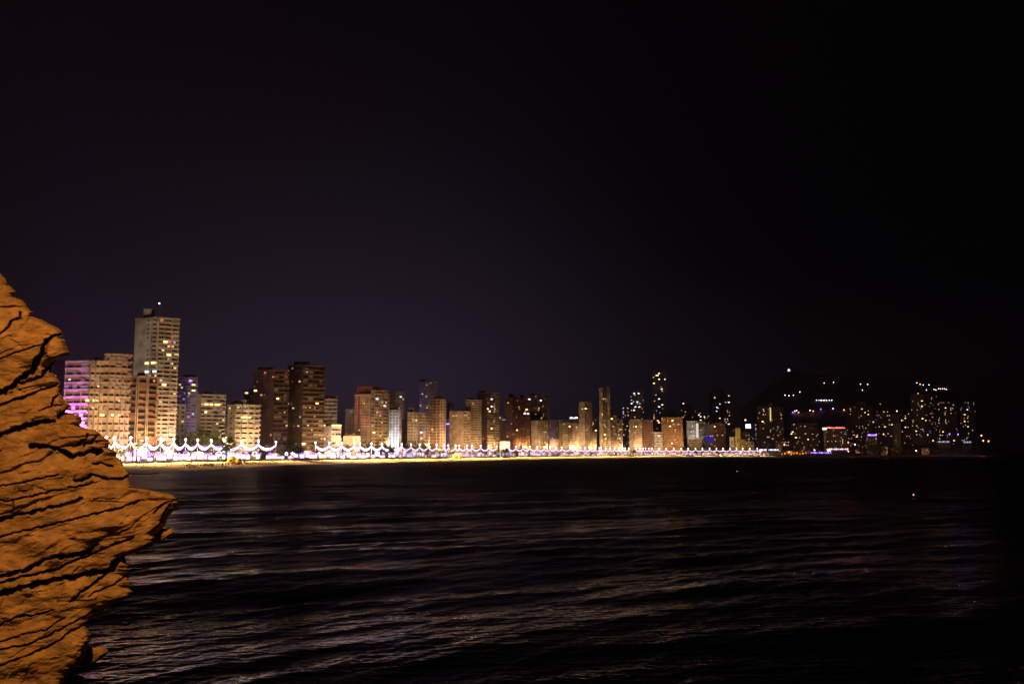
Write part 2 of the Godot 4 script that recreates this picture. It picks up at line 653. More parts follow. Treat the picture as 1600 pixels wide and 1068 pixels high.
	for text in ["248 838,256 828,272 825,277 831,268 840,250 848", "143 1032,147 1011,166 1009,174 1016,166 1028,142 1040", "116 1076,128 1054,135 1056,140 1080", "98 621,106 625,114 633,107 640,96 646"]:
		var poly := pairs(text)
		var mid := Vector2.ZERO
		for q in poly:
			mid += q / poly.size()
		var lump := MB.new()
		lump.tint = Color(0.43, 0.31, 0.19)
		var ring := 40
		var deep := 10
		var sheet := PackedVector3Array()
		for e in deep + 1:
			var v := float(e) / deep
			for k in ring + 1:
				var along := float(k % ring) / ring * poly.size()
				var q: Vector2 = poly[int(along)].lerp(poly[(int(along) + 1) % poly.size()], along - int(along))
				q += Vector2(fine.get_noise_2d(along * 30.0, 3.0), fine.get_noise_2d(along * 30.0, 9.0)) * 2.0
				var shrink := 1.0 if v > 0.35 else sin(clampf(v / 0.35, 0.0, 1.0) * PI / 2.0)
				var w := mid.lerp(q, maxf(shrink, 0.01))
				var push := Vector3(-0.28 * v * v, 0, 0)
				sheet.append(at(w.x, w.y, near - 0.1 + v * 0.7 + fine.get_noise_2d(w.x * 0.8, w.y) * 0.05) + push)
		lump.grid(deep + 1, ring + 1, sheet, true)
		part("rock_ledge", lump.done(mat), root)
	# the viewpoint's terrace and an out-of-view sodium lamp placed to light the rock
	var slab := MB.new()
	slab.block(Vector3(2.0, 6.45, 5.2), Vector3(20.0, 0.9, 10.0))
	part("terrace", slab.done(paint("terrace paving", lin(0.36, 0.32, 0.27), 0.8, 0.2)), self).set_meta("kind", "structure")
	var lamp := thing("unseen_street_lamp", "unseen tall street lamp with orange bulb placed to light the sandstone rock", "street lamp", Vector3(-3.4, 6.9, 0.6))
	var iron := paint("dark iron", lin(0.03, 0.03, 0.03), 0.5, 0.0)
	var pole := MB.new()
	pole.tube([Vector3(0, 0, 0), Vector3(0, 3.0, 0), Vector3(0, 5.9, 0)], [0.1, 0.075, 0.06], 10)
	part("pole", pole.done(iron), lamp)
	var arm := MB.new()
	arm.tube([Vector3(0, 5.7, 0), Vector3(0.1, 6.1, -0.6), Vector3(0.5, 6.3, -1.9), Vector3(0.9, 6.25, -4.3)], [0.05, 0.05, 0.04, 0.035], 8)
	part("arm", arm.done(iron), lamp)
	var shade := MB.new()
	shade.tube([Vector3(0.9, 6.28, -4.3), Vector3(0.9, 6.2, -4.3), Vector3(0.9, 6.06, -4.3)], [0.05, 0.2, 0.32], 14)
	part("lamp_shade", shade.done(iron), lamp)
	var bulb := MB.new()
	bulb.ball(Vector3(0.9, 5.9, -4.3), Vector3(0.11, 0.13, 0.11), 10, 14)
	part("bulb_light", bulb.done(glow("sodium bulb", Color(1.0, 0.7, 0.36), 12.0)), lamp)
	var o := OmniLight3D.new()
	o.name = "lamp_light"
	o.light_color = lin(1.0, 0.38, 0.07)
	o.light_energy = 58.0
	o.light_size = 0.1
	o.omni_range = 60.0
	o.omni_attenuation = 2.0
	o.shadow_enabled = true
	lamp.add_child(o)
	o.position = Vector3(0.9, 5.9, -4.3)


# ---------------------------------------------------------------- buildings
# name | short name | label | bearings of the corners @ depth of the nearest corner / its index | a style letter for each face | top | floors | wall | trim | share of lit windows | lit windows | rooms on the roof
# styles: B balconies, G window grid, P plain with few windows, R ribbon windows, V framed bays, C brick with white panels, L blank
const TOWN := """
apartment_block|dark gable block|dark unlit gable block half hidden between the rock and the purple building|84 103@650/1|P|563|17|umber|brown|0||
apartment_building|purple building|broad curved apartment building with its left face floodlit purple|104 142 149 156 163@470/1|BBBB|565|14|tan|tan|0|108.7:589y 128.7:583y 136.5:630Y 144:630Y 151:630y 145.5:641y 156:602w 163.4:651Y|
apartment_building|curved tan building|tan apartment building with wavy balcony bands beside the purple one|163 172 181 190 198 205@478/0|BBBBB|554|15|tan|tan|0|175:651Y 184:651Y 190:626w|
apartment_block|brown framed block|brown block of framed balconies between the curved building and the tall tower|199 215 230 246@552/0|VVV|588|14|brown|tan|0.02|217:678w|
tower|tall pale tower|tallest pale residential tower on the left with a flat roof canopy|211 226 238 247 280@600/3|LPBB|497|33|white|cream|0.01|258:534Y 264:535r 263:542w 269:544w 254:549w 263:557Y 275:559Y 229:567Y 239:567Y 246:569y 268:572y 273:573y 252:577y 236:589w 243:590y 251:592p 256:599Y 250:628w 272:615w 229:583B 241:584B|224 236 483
tower|mauve tower with blue sign|slim mauve tower with a small blue sign near its roof|277 292 308@760/1|BB|590|28|mauve|mauve|0.02|281:601y 284:606y 302:602Y 302:610Y 295:617w 301:648b|292 302 586
apartment_block|dark glass block|low dark block with gridded windows at the foot of the mauve tower|273 290@700/0|G|633|12|slate|grey|0.02||
hotel|dark hotel with lit floor|dark hotel with one floor of windows lit orange|308 313 352@705/1|LB|617|17|slate|grey|0|314:634o 318:634o 322:634Y 326:634o 330:634Y 334:634o 338:634Y 342:634Y 345:634o 322:647Y 339:661w 352:647w 350:658w|318 330 613
apartment_building|white balcony building|white apartment building of nine floors with wavy balconies|355 368 378 388 397 406@690/1|PBBBB|633|11|white|white|0|359:637y 372:636w 382:636b 379:656Y 384:656Y 389:656Y 369:668v 398:669y 378:685w 384:685w|363 385 625
apartment_block|small striped block|small dark striped block peeping over the white balcony building|381 398@960/0|B|611|16|dark|grey|0|385:612W|
tower|left brown twin|left one of two massive dark brown twin towers|396 410 428 451@800/2|PPB|578|20|umber|brown|0|399:609W 409:616o 434:623Y 437:623r 444:643o 414:585r 427:587r 445:686Y 451:663w|402 424 574
tower|right brown twin|right and taller one of two massive dark brown twin towers|449 473 507@805/1|PB|571|21|umber|brown|0|479:580p 486:580Y 468:598w 458:634w 477:634w 495:634Y 484:634o 466:664w 481:664w 487:675w 502:688w|459 481 565
apartment_block|striped block behind twins|grey striped block right behind the twin brown towers|505 527@960/0|B|624|15|slate|white|0||506 527 619
hotel|low white hotel|low white hotel with a glowing row of windows beside the brown towers|504 518 533@870/1|PR|667|7|white|white|0|520:667Y 524:667Y 528:667Y 531:667Y 520:686Y 524:686Y 528:686Y 531:686Y 506:667Y 506:686Y 523:676w|
house|cream low building|low cream flat building in front of the red tower|536 563@890/0|P|682|5|cream|cream|0||
apartment_block|plain dun block|plain dun block left of the red tower with tiny balconies|539 556@1010/0|P|640|15|tan|tan|0.02||
tower|red checkered tower|red brick tower with columns of pale square panels|554 579@930/1|C|617|19|red|cream|0|569:630w 561:670w|559 590 604
tower|balcony wing|tan balcony wing attached right of the red checkered tower|579.5 598 608@933/0|BB|610|20|tan|tan|0.05|589:622B 597:628Y 603:627w 595:633w 601:636B 582:630w 594:647p 589:646y 589:651Y 594:652p 597:661w 582:665w 584:675Y 603:673y 594:680w|580 592 605
tower|mauve block behind wing|grey mauve tower behind the blue-white lit block|608 618 632@1210/1|LG|611|29|mauve|slate|0.02|626:619B 630:623w 623:636w|
apartment_block|blue-white lit block|narrow block floodlit cold blue-white|608 623 627@960/1|GB|641|16|white|tan|0.0|625:655w|609 622 636
apartment_block|dark brown gap block|dark brown block in the gap right of the blue-white one|625 637@1085/0|P|656|14|umber|umber|0.03||
apartment_block|left round balcony block|left one of two blocks with rounded yellow balcony bands|636.5 642 647 651 655@1070/0|BBBB|645|15|cream|cream|0|645:656Y 651:656Y 650:690Y|637 646 637
apartment_block|right round balcony block|right one of two blocks with rounded yellow balcony bands|655 660 664 668 671@1075/0|BBBB|646|15|tan|cream|0.02|658:674B 662:674b 664:682w 658:687Y|
tower|tall mauve tower|tall slim tower with a mauve lit edge behind the balcony blocks|655 665 683@1360/1|LG|596|33|mauve|slate|0.03|660:617w 666:620w 657:635y 667:636w|655 664 593
tower|amber tower|amber lit tower with banded balconies and a dark roof room|671 688 696.5@1080/1|BG|624|20|cream|orange|0.0|688:649w 676:670Y 683:670v|678 691 619
apartment_block|narrow blue wall block|narrow block washed in deep blue light behind the amber tower|694 704@1340/0|L|656|15|white|white|0||
tower|thin grey twin spires block|thin grey far tower rising behind the plain tan block|699 704 709@1700/1|GG|630|25|grey|grey|0||
apartment_block|plain tan block|wide plain tan block with one column of windows|702 724 734.5@1140/1|PB|643|17|tan|cream|0.03|708:651w 713:651w 729:648y 726:651y 732:655y 733:682y|703 716 640
tower|yellow banded tower|slim tower with close yellow balcony bands|728 735 752@1190/1|BB|625|24|tan|cream|0.0|739:631w 747:660y 747:693w|730 742 621
tower|brown tower with pale edge|brown tower with a pale vertical edge beside the yellow banded one|746 760 780@1210/1|LB|614|26|umber|tan|0.05|768:622B 762:625y 768:634B 772:634w 762:640Y 765:641Y 773:640w 777:642w 772:657w 768:669Y 773:669Y 770:680w 777:685y 755:684o|748 759 611
apartment_block|small grey block behind|small grey block filling the gap right of the brown tower|779 787@1520/0|G|651|20|grey|grey|0.1|780:652W|
nightclub|mauve washed low wall|low building with a blank mauve floodlit wall|780 797@1285/0|L|690|5|white|white|0||
tower|left reddish tower|left one of two reddish brown slab towers|788 800 813@1320/1|LB|621|28|brown|rust|0.03|794:630w 808:625o 789:655v 801:641v 800:661v 808:673Y 802:680y 793:681w 806:691w|795 803 616
tower|right reddish tower|right one of two reddish brown slab towers|813 828@1326/0|B|622|28|rust|rust|0.03|827:625B 823:639Y 820:645B 825:646B 822:692o|812 818 617
tower|grey green tower|broad grey tower rising behind the cream block|828 840 858@1500/1|BB|618|31|slate|tan|0.02|845:627B 842:637w 841:640w 835:637w 848:636w 853:647w 846:654w|829 837 615
apartment_block|cream block|cream block with five plain columns and banded balconies|830 839 855@1410/1|PB|657|17|cream|cream|0.02|852:674y 852:692w 854:667y|
apartment_block|mauve low block|small mauve block right of the cream one|857 869@1640/0|G|656|19|mauve|mauve|0.03|863:683w 858:665w|
house|dun flat building|dun flat building below the mauve block|855 874@1490/0|P|686|7|tan|tan|0||
hotel|flat hotel with roof sign|wide flat dark hotel behind with a white roof sign|871 904@1820/0|G|656|20|slate|grey|0.02||
apartment_block|striped cream block|cream block with thin vertical stripes under the roof sign|873 879 894@1560/1|GB|661|15|sand|sand|0.03|890:666Y 885:680w 892:689y|
apartment_block|pale narrow block|pale narrow block between the striped one and the tan tower|894 905@1610/0|P|662|15|cream|cream|0.1|901:666w 900:689y|
tower|tan tower with blank side|tan tower with a bright blank side wall and fine balconies|904.6 913 924.5@1650/1|LB|628|28|cream|tan|0.02|910:638y 915:638Y 918:638w 919:652w 917:672w|905 910 624
apartment_block|low tan extension|low tan wing at the right foot of the tan tower|924 932@1670/0|B|676|12|tan|tan|0.05||
apartment_block|dark far block|dark far block right of the tan tower|925 936@2020/0|G|652|22|slate|slate|0.05|927:661w 931:671W|
tower|slim tall tower|slim tall tower with a dark band of balconies down its middle|936 941 949 953@1720/1|LBP|606|34|cream|tan|0.03|943:622w 946:622w 948:622w 942:648Y 944:657y 944:662y 946:668w 942:672w 945:678Y 946:684Y 941:689w|938 951 604
apartment_block|amber capped block|amber capped block beside the slim tall tower|953 963@1750/0|B|650|21|umber|tan|0.04|956:655Y 958:666y|
apartment_block|tan stepped block|tan block stepped down right of the amber capped one|963 973@1775/0|G|655|20|tan|tan|0.08|969:672y 969:685w|
tower|dark slim tower|dark slim modern tower with cold lit windows|972 982@2150/0|G|633|28|grey|slate|0.05|974:637b 974:642b 974:646b 974:652v 972:662w 981:638w 982:649w 980:664w 975:679w|
tower|dark lit tower|taller dark modern tower full of cold white windows|983 1006@2230/0|G|610|38|grey|slate|0.03|991:614B 998:614B 992:618w 986:620v 987:625b 987:631B 990:628w 996:628B 993:635B 999:635B 987:641b 991:641B 996:631b 992:650w 1000:631b|
apartment_block|tan block with pale side|tan block with a pale blank side wall|983 989 1003@1840/1|LG|655|18|cream|tan|0.03|990:667w 994:666Y 1002:667y 993:676w 983:671w|
apartment_block|red brown slab|red brown slab with ribbed walls|1003.5 1020@1900/0|R|656|18|rust|brown|0.02||
tower|spire tower|tall dark tower with a thin spire on its roof|1020 1036 1042@2320/1|GG|581|42|grey|slate|0.03|1021:589w 1026:585W 1028:587Y 1030:584W 1030:593B 1039:593W 1022:597Y 1034:607B 1035:611w 1025:617w 1030:623B 1023:626w 1035:633W 1030:636B 1026:642v 1020:649w 1022:652w 1028:656W 1030:661W|
house|pale balcony house|small pale block of long balconies right of the red brown slab|1021 1035@1925/0|B|675|9|white|grey|0.05|1030:681Y|
hotel|wide brown hotel|wide brown hotel with an even grid of windows|1033.5 1067@1950/0|G|652|20|orange|tan|0.02|1051:656Y 1047:665Y 1053:663w 1060:663w 1055:672w 1055:686w 1050:691Y|
tower|dark stepped cluster|dark stepped block dotted with lights behind the white hotel|1064 1083@2520/0|G|631|30|grey|slate|0.02|1068:630W 1071:643w 1082:651r 1068:652w|
apartment_block|dark lower cluster|dark lower block with scattered lamps above the white hotel|1086 1102@2540/0|G|641|26|grey|slate|0.05|1092:647W 1095:651W 1095:655W 1101:650W 1107:654w 1094:644w|
hotel|white hotel|white gridded hotel with a brilliant vertical strip|1073 1088 1102@2130/1|GG|658|18|white|white|0.04|1080:674w 1082:665w 1094:670w 1098:682w|
apartment_block|dun block before white hotel|dun round-topped block in front of the white hotel|1076 1096@2020/0|G|687|8|tan|tan|0.05||
hotel|blue screen building|building with a large blue lit panel on its front|1101 1115.5@2110/0|R|663|15|slate|mauve|0.02|1104:680v 1110:680p 1113:680p|
hotel|wide brown low hotel|wide brown hotel right of the blue panel|1115.5 1133@2125/0|R|661|15|rust|brown|0.02|1117:667Y 1121:678y 1129:678w 1117:687w|
tower|pale shaft tower|tower with two pale vertical shafts and scattered lights|1131 1142 1148@2480/1|GL|624|33|slate|grey|0.03|1139:627B 1134:628w 1137:644r 1140:644r 1140:648w 1133:655w 1137:655w 1135:659w 1139:662Y 1146:673r|
tower|dark right shaft|dark plain tower close right of the pale shafts|1148.5 1161@2560/0|G|635|30|grey|dark|0.01||
house|white gridded house|small white gridded block below the dark towers|1140 1148@2090/0|G|683|9|white|white|0.02||
apartment_block|yellow blank block|narrow blank wall lit yellow|1148.5 1157@2085/0|L|669|13|yellow|yellow|0||
apartment_block|dark block by yellow wall|dark block with few lights right of the yellow wall|1157 1171@2120/0|G|675|12|umber|umber|0.05|1172:685y|
apartment_block|billboard block|dark block carrying a glaring white rooftop screen|1162 1181@2310/0|G|671|16|dark|dark|0.03||
tower|blue ladder block|narrow block with a ladder of blue-white windows|1176 1184@2360/0|R|662|18|slate|mauve|0|1181:664b 1181:668b 1181:672b 1181:676b 1181:680b 1181:684b 1178:673b|
tower|bright core tower|broad dark tower with a bright core of stacked landings|1183 1202 1224@2260/1|GG|635|28|umber|brown|0.05|1193:639w 1194:643w 1193:647w 1221:648w 1221:653w 1192:659Y 1193:670r 1203:672w 1216:667w 1200:683w 1207:686w 1195:690v 1216:681w|1201 1207 629
hotel|dun hotel by the point|wide dun hotel dimly lit beside the bright core tower|1235 1261 1277@2350/1|GG|661|17|brown|brown|0.05|1241:662p 1258:666w 1234:676Y 1239:674W 1244:682Y 1259:678w 1270:676w 1263:687B 1226:676B|
house|two storey bar|low bar with two rows of pink lamps by the dun hotel|1220 1236@2290/0|R|687|5|umber|umber|0|1223:689p 1227:689p 1232:689p 1223:696p 1226:696p 1229:696p 1232:696p|
hotel|red sign hotel|dark hotel under a red lit roof sign|1291 1324@2380/0|G|670|14|slate|umber|0.05|1303:681w 1317:686w 1317:689w 1306:689w 1300:690r 1293:690w 1317:693w|
tower|dark brown point tower|dark brown tower right of the red sign|1322 1343 1364@2500/1|GG|634|28|umber|umber|0.05|1329:639w 1329:646o 1347:637Y 1352:643Y 1357:641w 1357:647Y 1346:650w 1348:665w 1353:667y 1357:663w 1335:678w 1340:678w 1339:682Y 1344:682w 1331:684v|1341 1353 628
bar|purple sign bar|small bar with a violet sign and blue glass front|1354 1371@2420/0|R|680|5|slate|slate|0|1369:683b 1369:686b 1350:684v|
apartment_block|ochre filler block|ochre block standing back between the flat hotel and the tan tower|862 872@1950/0|G|664|15|tan|tan|0.06||
apartment_block|far grey slab|far grey slab seen over the wide brown hotel|1043 1056@2450/0|G|642|26|grey|slate|0.05||
apartment_block|far brown slab|far brown slab between the spire tower and the stepped cluster|1054 1064@2500/0|G|647|24|brown|brown|0.06||
apartment_block|brown block behind blue panel|brown block seen over the blue screen building|1103 1113@2480/0|G|648|24|brown|umber|0.06||
apartment_block|low ochre block|low ochre block right of the yellow wall|1158 1166@2075/0|G|688|8|tan|tan|0.06||
apartment_block|low tan pair block|low tan block before the billboard block|1167 1178@2080/0|G|690|7|sand|tan|0.08||
apartment_block|dim block before the core tower|dim low block at the right foot of the bright core tower|1212 1222@2200/0|G|690|8|tan|brown|0.08||
apartment_block|brown mid block|brown block between the dun hotel and the pylon|1277 1287@2420/0|G|668|15|brown|brown|0.06||
house|small house on the point|small tan house by the water before the terraced villa|1376 1388@2400/0|P|698|4|tan|tan|0.2||
apartment_block|tan slab on the point|tan slab left of the broad last tower|1396 1407@2560/0|B|662|14|tan|tan|0.05||
house|low shore house|low dun house by the water before the last towers|1440 1452@2430/0|P|700|3|brown|brown|0.3||
villa|terraced villa|pale terraced villa lit amber high above the bars|1366 1394@2750/0|B|637|6|tan|tan|0.02|1381:639O 1371:640o 1387:639y 1376:637y|
apartment_block|dark block below villa|dark block with a few windows below the terraced villa|1368 1407@2600/0|G|646|18|slate|umber|0.05|1387:647w 1390:649w 1390:656w 1383:664Y 1390:664w 1394:664Y 1374:664b 1388:677p 1393:680w 1398:674p 1400:667w|
apartment_block|dun block on the slope|dun block on the slope left of the last towers|1408 1425@2620/0|G|647|18|umber|brown|0.05|1408:657Y 1415:654Y 1415:648w 1420:647w 1415:665Y 1419:666w 1408:673b 1417:680o 1421:680o 1414:690o 1413:701Y|
tower|broad last tower|broad dark tower with a red lamp on top among the last ones|1423 1444 1464@2640/1|GG|616|34|slate|umber|0.05|1441:626Y 1446:630o 1441:635B 1456:620w 1442:653Y 1446:655Y 1453:657w 1457:650w 1427:655w 1427:660o 1425:664o 1433:664w 1432:672Y 1433:679p 1439:694Y 1424:696w 1430:700w 1444:701w 1450:679B 1442:669w|
tower|red lit middle tower|dark tower with columns of reddish windows|1465 1485@2660/0|G|627|31|slate|umber|0.05|1472:629r 1462:632w 1467:638o 1478:637W 1478:641r 1477:644w 1477:646w 1467:655w 1467:660o 1478:655w 1478:658w 1479:661w 1467:675o 1474:674Y 1467:680o 1470:680w 1473:680w 1469:685w|
tower|narrow dark tower|narrow dark tower between the last two broad ones|1485 1495@2670/0|G|628|31|slate|dark|0.05|1486:636w 1489:636w 1486:641w 1486:645w 1490:632w 1491:688Y 1492:695b|
tower|rightmost tower|rightmost dark tower with a stack of reddish windows|1499 1524@2690/0|G|627|31|slate|umber|0.05|1512:640B 1508:646Y 1513:649w 1507:652r 1512:652w 1507:654r 1508:657Y 1513:657w 1509:663w 1513:666W 1520:671w 1513:629w 1514:677w 1504:686w 1507:686w 1511:686w|
"""


func build_town() -> void:
	for row in TOWN.strip_edges().split("\n"):
		building(row.split("|"))
	sail_tower()
	extras()


func lit_window(called: String, parent: Node3D, where: Vector3, u: Vector3, size: Vector2, code: String, energy: float) -> void:
	var unit: Mesh = mats.get("unit box")
	if unit == null:
		var b := MB.new()
		b.block(Vector3.ZERO, Vector3.ONE)
		unit = b.done(null)
		mats["unit box"] = unit
	var o := MeshInstance3D.new()
	o.name = called
	o.mesh = unit
	o.material_override = glow("lit " + code, LIT[code.to_lower()], energy)
	var z := u.cross(Vector3.UP).normalized()
	o.transform = Transform3D(Basis(u * size.x, Vector3.UP * size.y, -z * 0.16), where)
	parent.add_child(o, true)


func building(f: PackedStringArray) -> void:
	var spec := f[3].split("@")
	var deep := spec[1].split("/")
	var corner := int(deep[1])
	var tops := float(f[5])
	var floors := int(f[6])
	var xs := []
	for s in spec[0].split(" "):
		xs.append(float(s))
	var near := maxf(float(deep[0]), curve(LAMPS, xs[corner]) + 45.0)
	var m := xs.size()
	# plan: faces left of the corner recede a little to the left, faces right of it run away along the shore
	var foot := []
	foot.resize(m)
	foot[corner] = at(xs[corner], tops, near)
	for k in range(corner + 1, m):
		var bend := 0.85 if m > 2 else 0.35
		if m - 1 - corner >= 3:                       # a rounded front
			bend = lerpf(0.25, 1.5, float(k - corner - 1) / (m - 2 - corner))
		foot[k] = on_ray(foot[k - 1], xs[k], tops, Vector2(1.0, bend).normalized())
	for k in range(corner - 1, -1, -1):
		foot[k] = on_ray(foot[k + 1], xs[k], tops, Vector2(-1.0, 0.3).normalized())
	var top: float = foot[corner].y
	var base := Vector3(foot[corner].x, BASE, foot[corner].z)
	buildings.append([xs[0], xs[-1], near, f[1]])
	var root := thing(f[0], f[2], f[0].replace("_", " "), base)
	var h := (top - BASE) / floors
	var plan := []
	for p in foot:
		plan.append(Vector2(p.x - base.x, p.z - base.z))
	var back: float = clampf((plan[-1] - plan[0]).length() * 0.7, 8.0, 18.0)
	var ring := plan.duplicate()
	ring.append(plan[-1] + Vector2(foot[-1].x, foot[-1].z).normalized() * back - Vector2(1.5, 0))
	ring.append(plan[0] + Vector2(foot[0].x, foot[0].z).normalized() * back + Vector2(1.5, 0))
	var body := MB.new()
	body.prism(ring, -0.5, top - BASE)
	var panes := MB.new()
	var shutters := MB.new()
	var bands := []
	var merged := MB.new()
	var single := near < 1000.0
	for k in floors + 1:
		bands.append(MB.new())
	var mine := RandomNumberGenerator.new()
	mine.seed = f[1].hash()
	var dense := float(f[9])
	for s in m - 1:
		var a := Vector3(plan[s].x, 0, plan[s].y)
		var b := Vector3(plan[s + 1].x, 0, plan[s + 1].y)
		var u := (b - a).normalized()
		var n := u.cross(Vector3.UP)
		if n.dot(-(base + a)) < 0.0:
			n = -n
		var long := (b - a).length()
		var style := f[4][s]
		var up := Vector3.UP
		var bays := maxi(1, int(round(long / (5.2 if style in "BV" else 3.2))))
		var bay := long / bays
		if style == "B":
			for k in range(1, floors):
				var y := k * h
				var t: MB = bands[k] if single else merged
				t.box(a + up * (y - 0.2) + n * 0.01, u * long, n * 1.35, up * 0.2)
				t.box(a + up * y + n * 1.2, u * long, n * 0.15, up * 0.98)
				for q in bays:
					panes.box(a + u * (q * bay + bay * 0.12) + up * (y + 0.05), u * bay * 0.7, n * 0.05, up * minf(2.15, h - 0.6))
					if mine.randf() < 0.3:
						shutters.box(a + u * (q * bay + 0.08) + up * (y + 0.98) + n * 1.0, u * (bay - 0.16) * mine.randf_range(0.4, 1.0), n * 0.1, up * (h - 1.2) * mine.randf_range(0.5, 1.0))
			for q in range(0, bays + 1, 2):
				body.box(a + u * (minf(q * bay, long - 0.2)) + n * 0.005, u * 0.2, n * 1.1, up * (top - BASE))
		elif style == "G":
			for k in range(1, floors):
				for q in bays:
					panes.box(a + u * (q * bay + bay * 0.25) + up * (k * h + 0.95), u * bay * 0.5, n * 0.04, up * minf(1.45, h - 1.3))
				merged.box(a + up * (k * h + 0.1) + n * 0.005, u * long, n * 0.14, up * 0.22)
		elif style == "P":
			var cols := maxi(1, int(long / 7.0))
			for k in range(1, floors):
				for q in cols:
					if mine.randf() < 0.75:
						panes.box(a + u * (long * (q + 0.5) / cols - 0.5) + up * (k * h + 1.0), u * 1.1, n * 0.04, up * 1.1)
		elif style == "R":
			for k in range(1, floors):
				panes.box(a + u * 0.6 + up * (k * h + 1.05), u * (long - 1.2), n * 0.03, up * minf(1.5, h - 1.35))
				var t: MB = bands[k] if single else merged
				t.box(a + up * (k * h + 0.1) + n * 0.005, u * long, n * 0.25, up * 0.9)
				for q in range(1, bays):
					merged.box(a + u * (q * bay - 0.1) + up * (k * h + 1.04) + n * 0.005, u * 0.25, n * 0.12, up * 1.6)
		elif style == "V":
			for q in [0, 1]:
				var fin := MB.new()
				fin.box(a + u * (q * (long - 0.55)) + n * (0.01 + q * 0.006), u * 0.5, n * 1.5, up * (top - BASE))
				part("mullion", fin.done(wall(f[8])), root)
			for k in range(1, floors):
				var t: MB = bands[k]
				t.box(a + up * (k * h - 0.22) + n * 0.004 + u * 0.06, u * (long - 0.12), n * 1.15, up * 0.3)
				panes.box(a + u * (long * 0.14) + up * (k * h + 0.15), u * long * 0.72, n * 0.05, up * 2.0)
				if mine.randf() < 0.75:
					shutters.box(a + u * 0.6 + up * (k * h + 0.1) + n * 1.0, u * (long - 1.3) * (1.0 if mine.randf() < 0.5 else 0.6), n * 0.1, up * (0.95 if mine.randf() < 0.6 else h - 0.5))
		elif style == "C":
			for k in range(1, floors):
				var y := k * h
				for q in [[0.05, 0.16], [0.35, 0.42], [0.82, 0.15]]:
					var w: float = long * q[1]
					merged.box(a + u * long * q[0] + up * (y + 0.5) + n * 0.005, u * w, n * 0.2, up * (h - 0.9))
					var cells := maxi(1, int(w / 2.0))
					for z in cells:
						panes.box(a + u * (long * q[0] + w * (z + 0.22) / cells) + up * (y + 1.15), u * (w / cells * 0.5), n * 0.24, up * 0.95)
		if style in "BGPV" and near < 2000.0:             # rooms with a dim light behind curtains
			for k in range(1, floors):
				for q in bays:
					if mine.randf() < (0.05 if near < 1000.0 else 0.035):
						var y := k * h + (0.98 + (h - 1.2) / 2.0 if style == "B" else 1.65)
						lit_window("lit_window", root, a + u * (q + mine.randf_range(0.3, 0.7)) * bay + up * y + n * 0.1, u, Vector2(minf(bay * 0.4, 1.6) * mine.randf_range(0.6, 1.0), mine.randf_range(0.9, 1.35)), "wyowb"[mine.randi() % 5], [0.25, 0.45, 0.8][mine.randi() % 3])
		if dense > 0.0 and style != "L":
			for k in range(1, floors):
				for q in bays:
					if mine.randf() < dense * 0.8:
						var w := minf(bay * 0.5, 2.0)
						var y := k * h + (0.98 + (h - 1.2) / 2.0 if style == "B" else 1.65)
						lit_window("lit_window", root, a + u * (q + 0.5) * bay + up * y + n * 0.12, u, Vector2(w, 1.3), "wwyob"[mine.randi() % 5], clampf(near / 1100.0, 0.8, 1.5) * mine.randf_range(0.5, 1.0))
	if f[10]:
		for s in f[10].split(" "):
			var code := s[-1]
			var q := s.left(-1).split(":")
			var px := float(q[0])
			var py := float(q[1])
			for k in m - 1:
				if px <= xs[k + 1] + 0.5 or k == m - 2:
					var a: Vector3 = foot[k]
					var b: Vector3 = foot[k + 1]
					var c := at(px, py, 1.0).x
					# the point of the face on that bearing: a.x + t (b.x - a.x) = c * depth
					var t := clampf((c * -a.z - a.x) / ((b.x - a.x) + c * (b.z - a.z)), 0.06, 0.94)
					var p := a.lerp(b, t)
					p.y = at(px, py, -p.z).y
					var level := floorf((p.y - BASE) / h)
					p.y = BASE + level * h + (0.98 + (h - 1.2) / 2.0 if f[4][k] == "B" else 1.65)
					var u := (b - a) * Vector3(1, 0, 1)
					u = u.normalized()
					var n := u.cross(Vector3.UP)
					if n.dot(-a) < 0.0:
						n = -n
					var loud := code == code.to_upper()
					var grow := clampf(near / 1400.0, 0.9, 1.25)
					lit_window("lit_window", root, p - base + n * 0.16, u, Vector2(3.1 if loud else 1.8, 1.5 if loud else 1.2) * grow, code.to_lower(), (2.6 if loud else 1.3) * clampf(near / 1200.0, 0.9, 1.4))
					break
	# roof edge, rooms, mast
	for k in m - 1:
		var a := Vector3(plan[k].x, top - BASE, plan[k].y)
		var b := Vector3(plan[k + 1].x, top - BASE, plan[k + 1].y)
		var u := (b - a).normalized()
		var n := u.cross(Vector3.UP)
		if n.dot(-(base + a)) < 0.0:
			n = -n
		var lip := 1.5 if f[4][k] == "B" else 0.2
		var rim := MB.new()
		rim.box(a + n * -0.3 - Vector3.UP * 0.25, u * (b - a).length(), n * (0.3 + lip), Vector3.UP * 0.4)
		rim.box(a + n * (lip - 0.2) + Vector3.UP * 0.152, u * (b - a).length(), n * 0.18, Vector3.UP * 0.6)
		part("roof_edge", rim.done(wall(f[8])), root)
	part("wall", body.done(wall(f[7])), root)
	if panes.v.size():
		part("windows", panes.done(glass()), root, "stuff")
	if shutters.v.size():
		part("shutters", shutters.done(wall("grey" if f[7] != "brown" else "rust")), root, "stuff")
	if merged.v.size():
		part("floor_bands", merged.done(wall(f[8])), root, "stuff")
	for t in bands:
		if t.v.size():
			part("balcony", t.done(wall(f[8])), root)
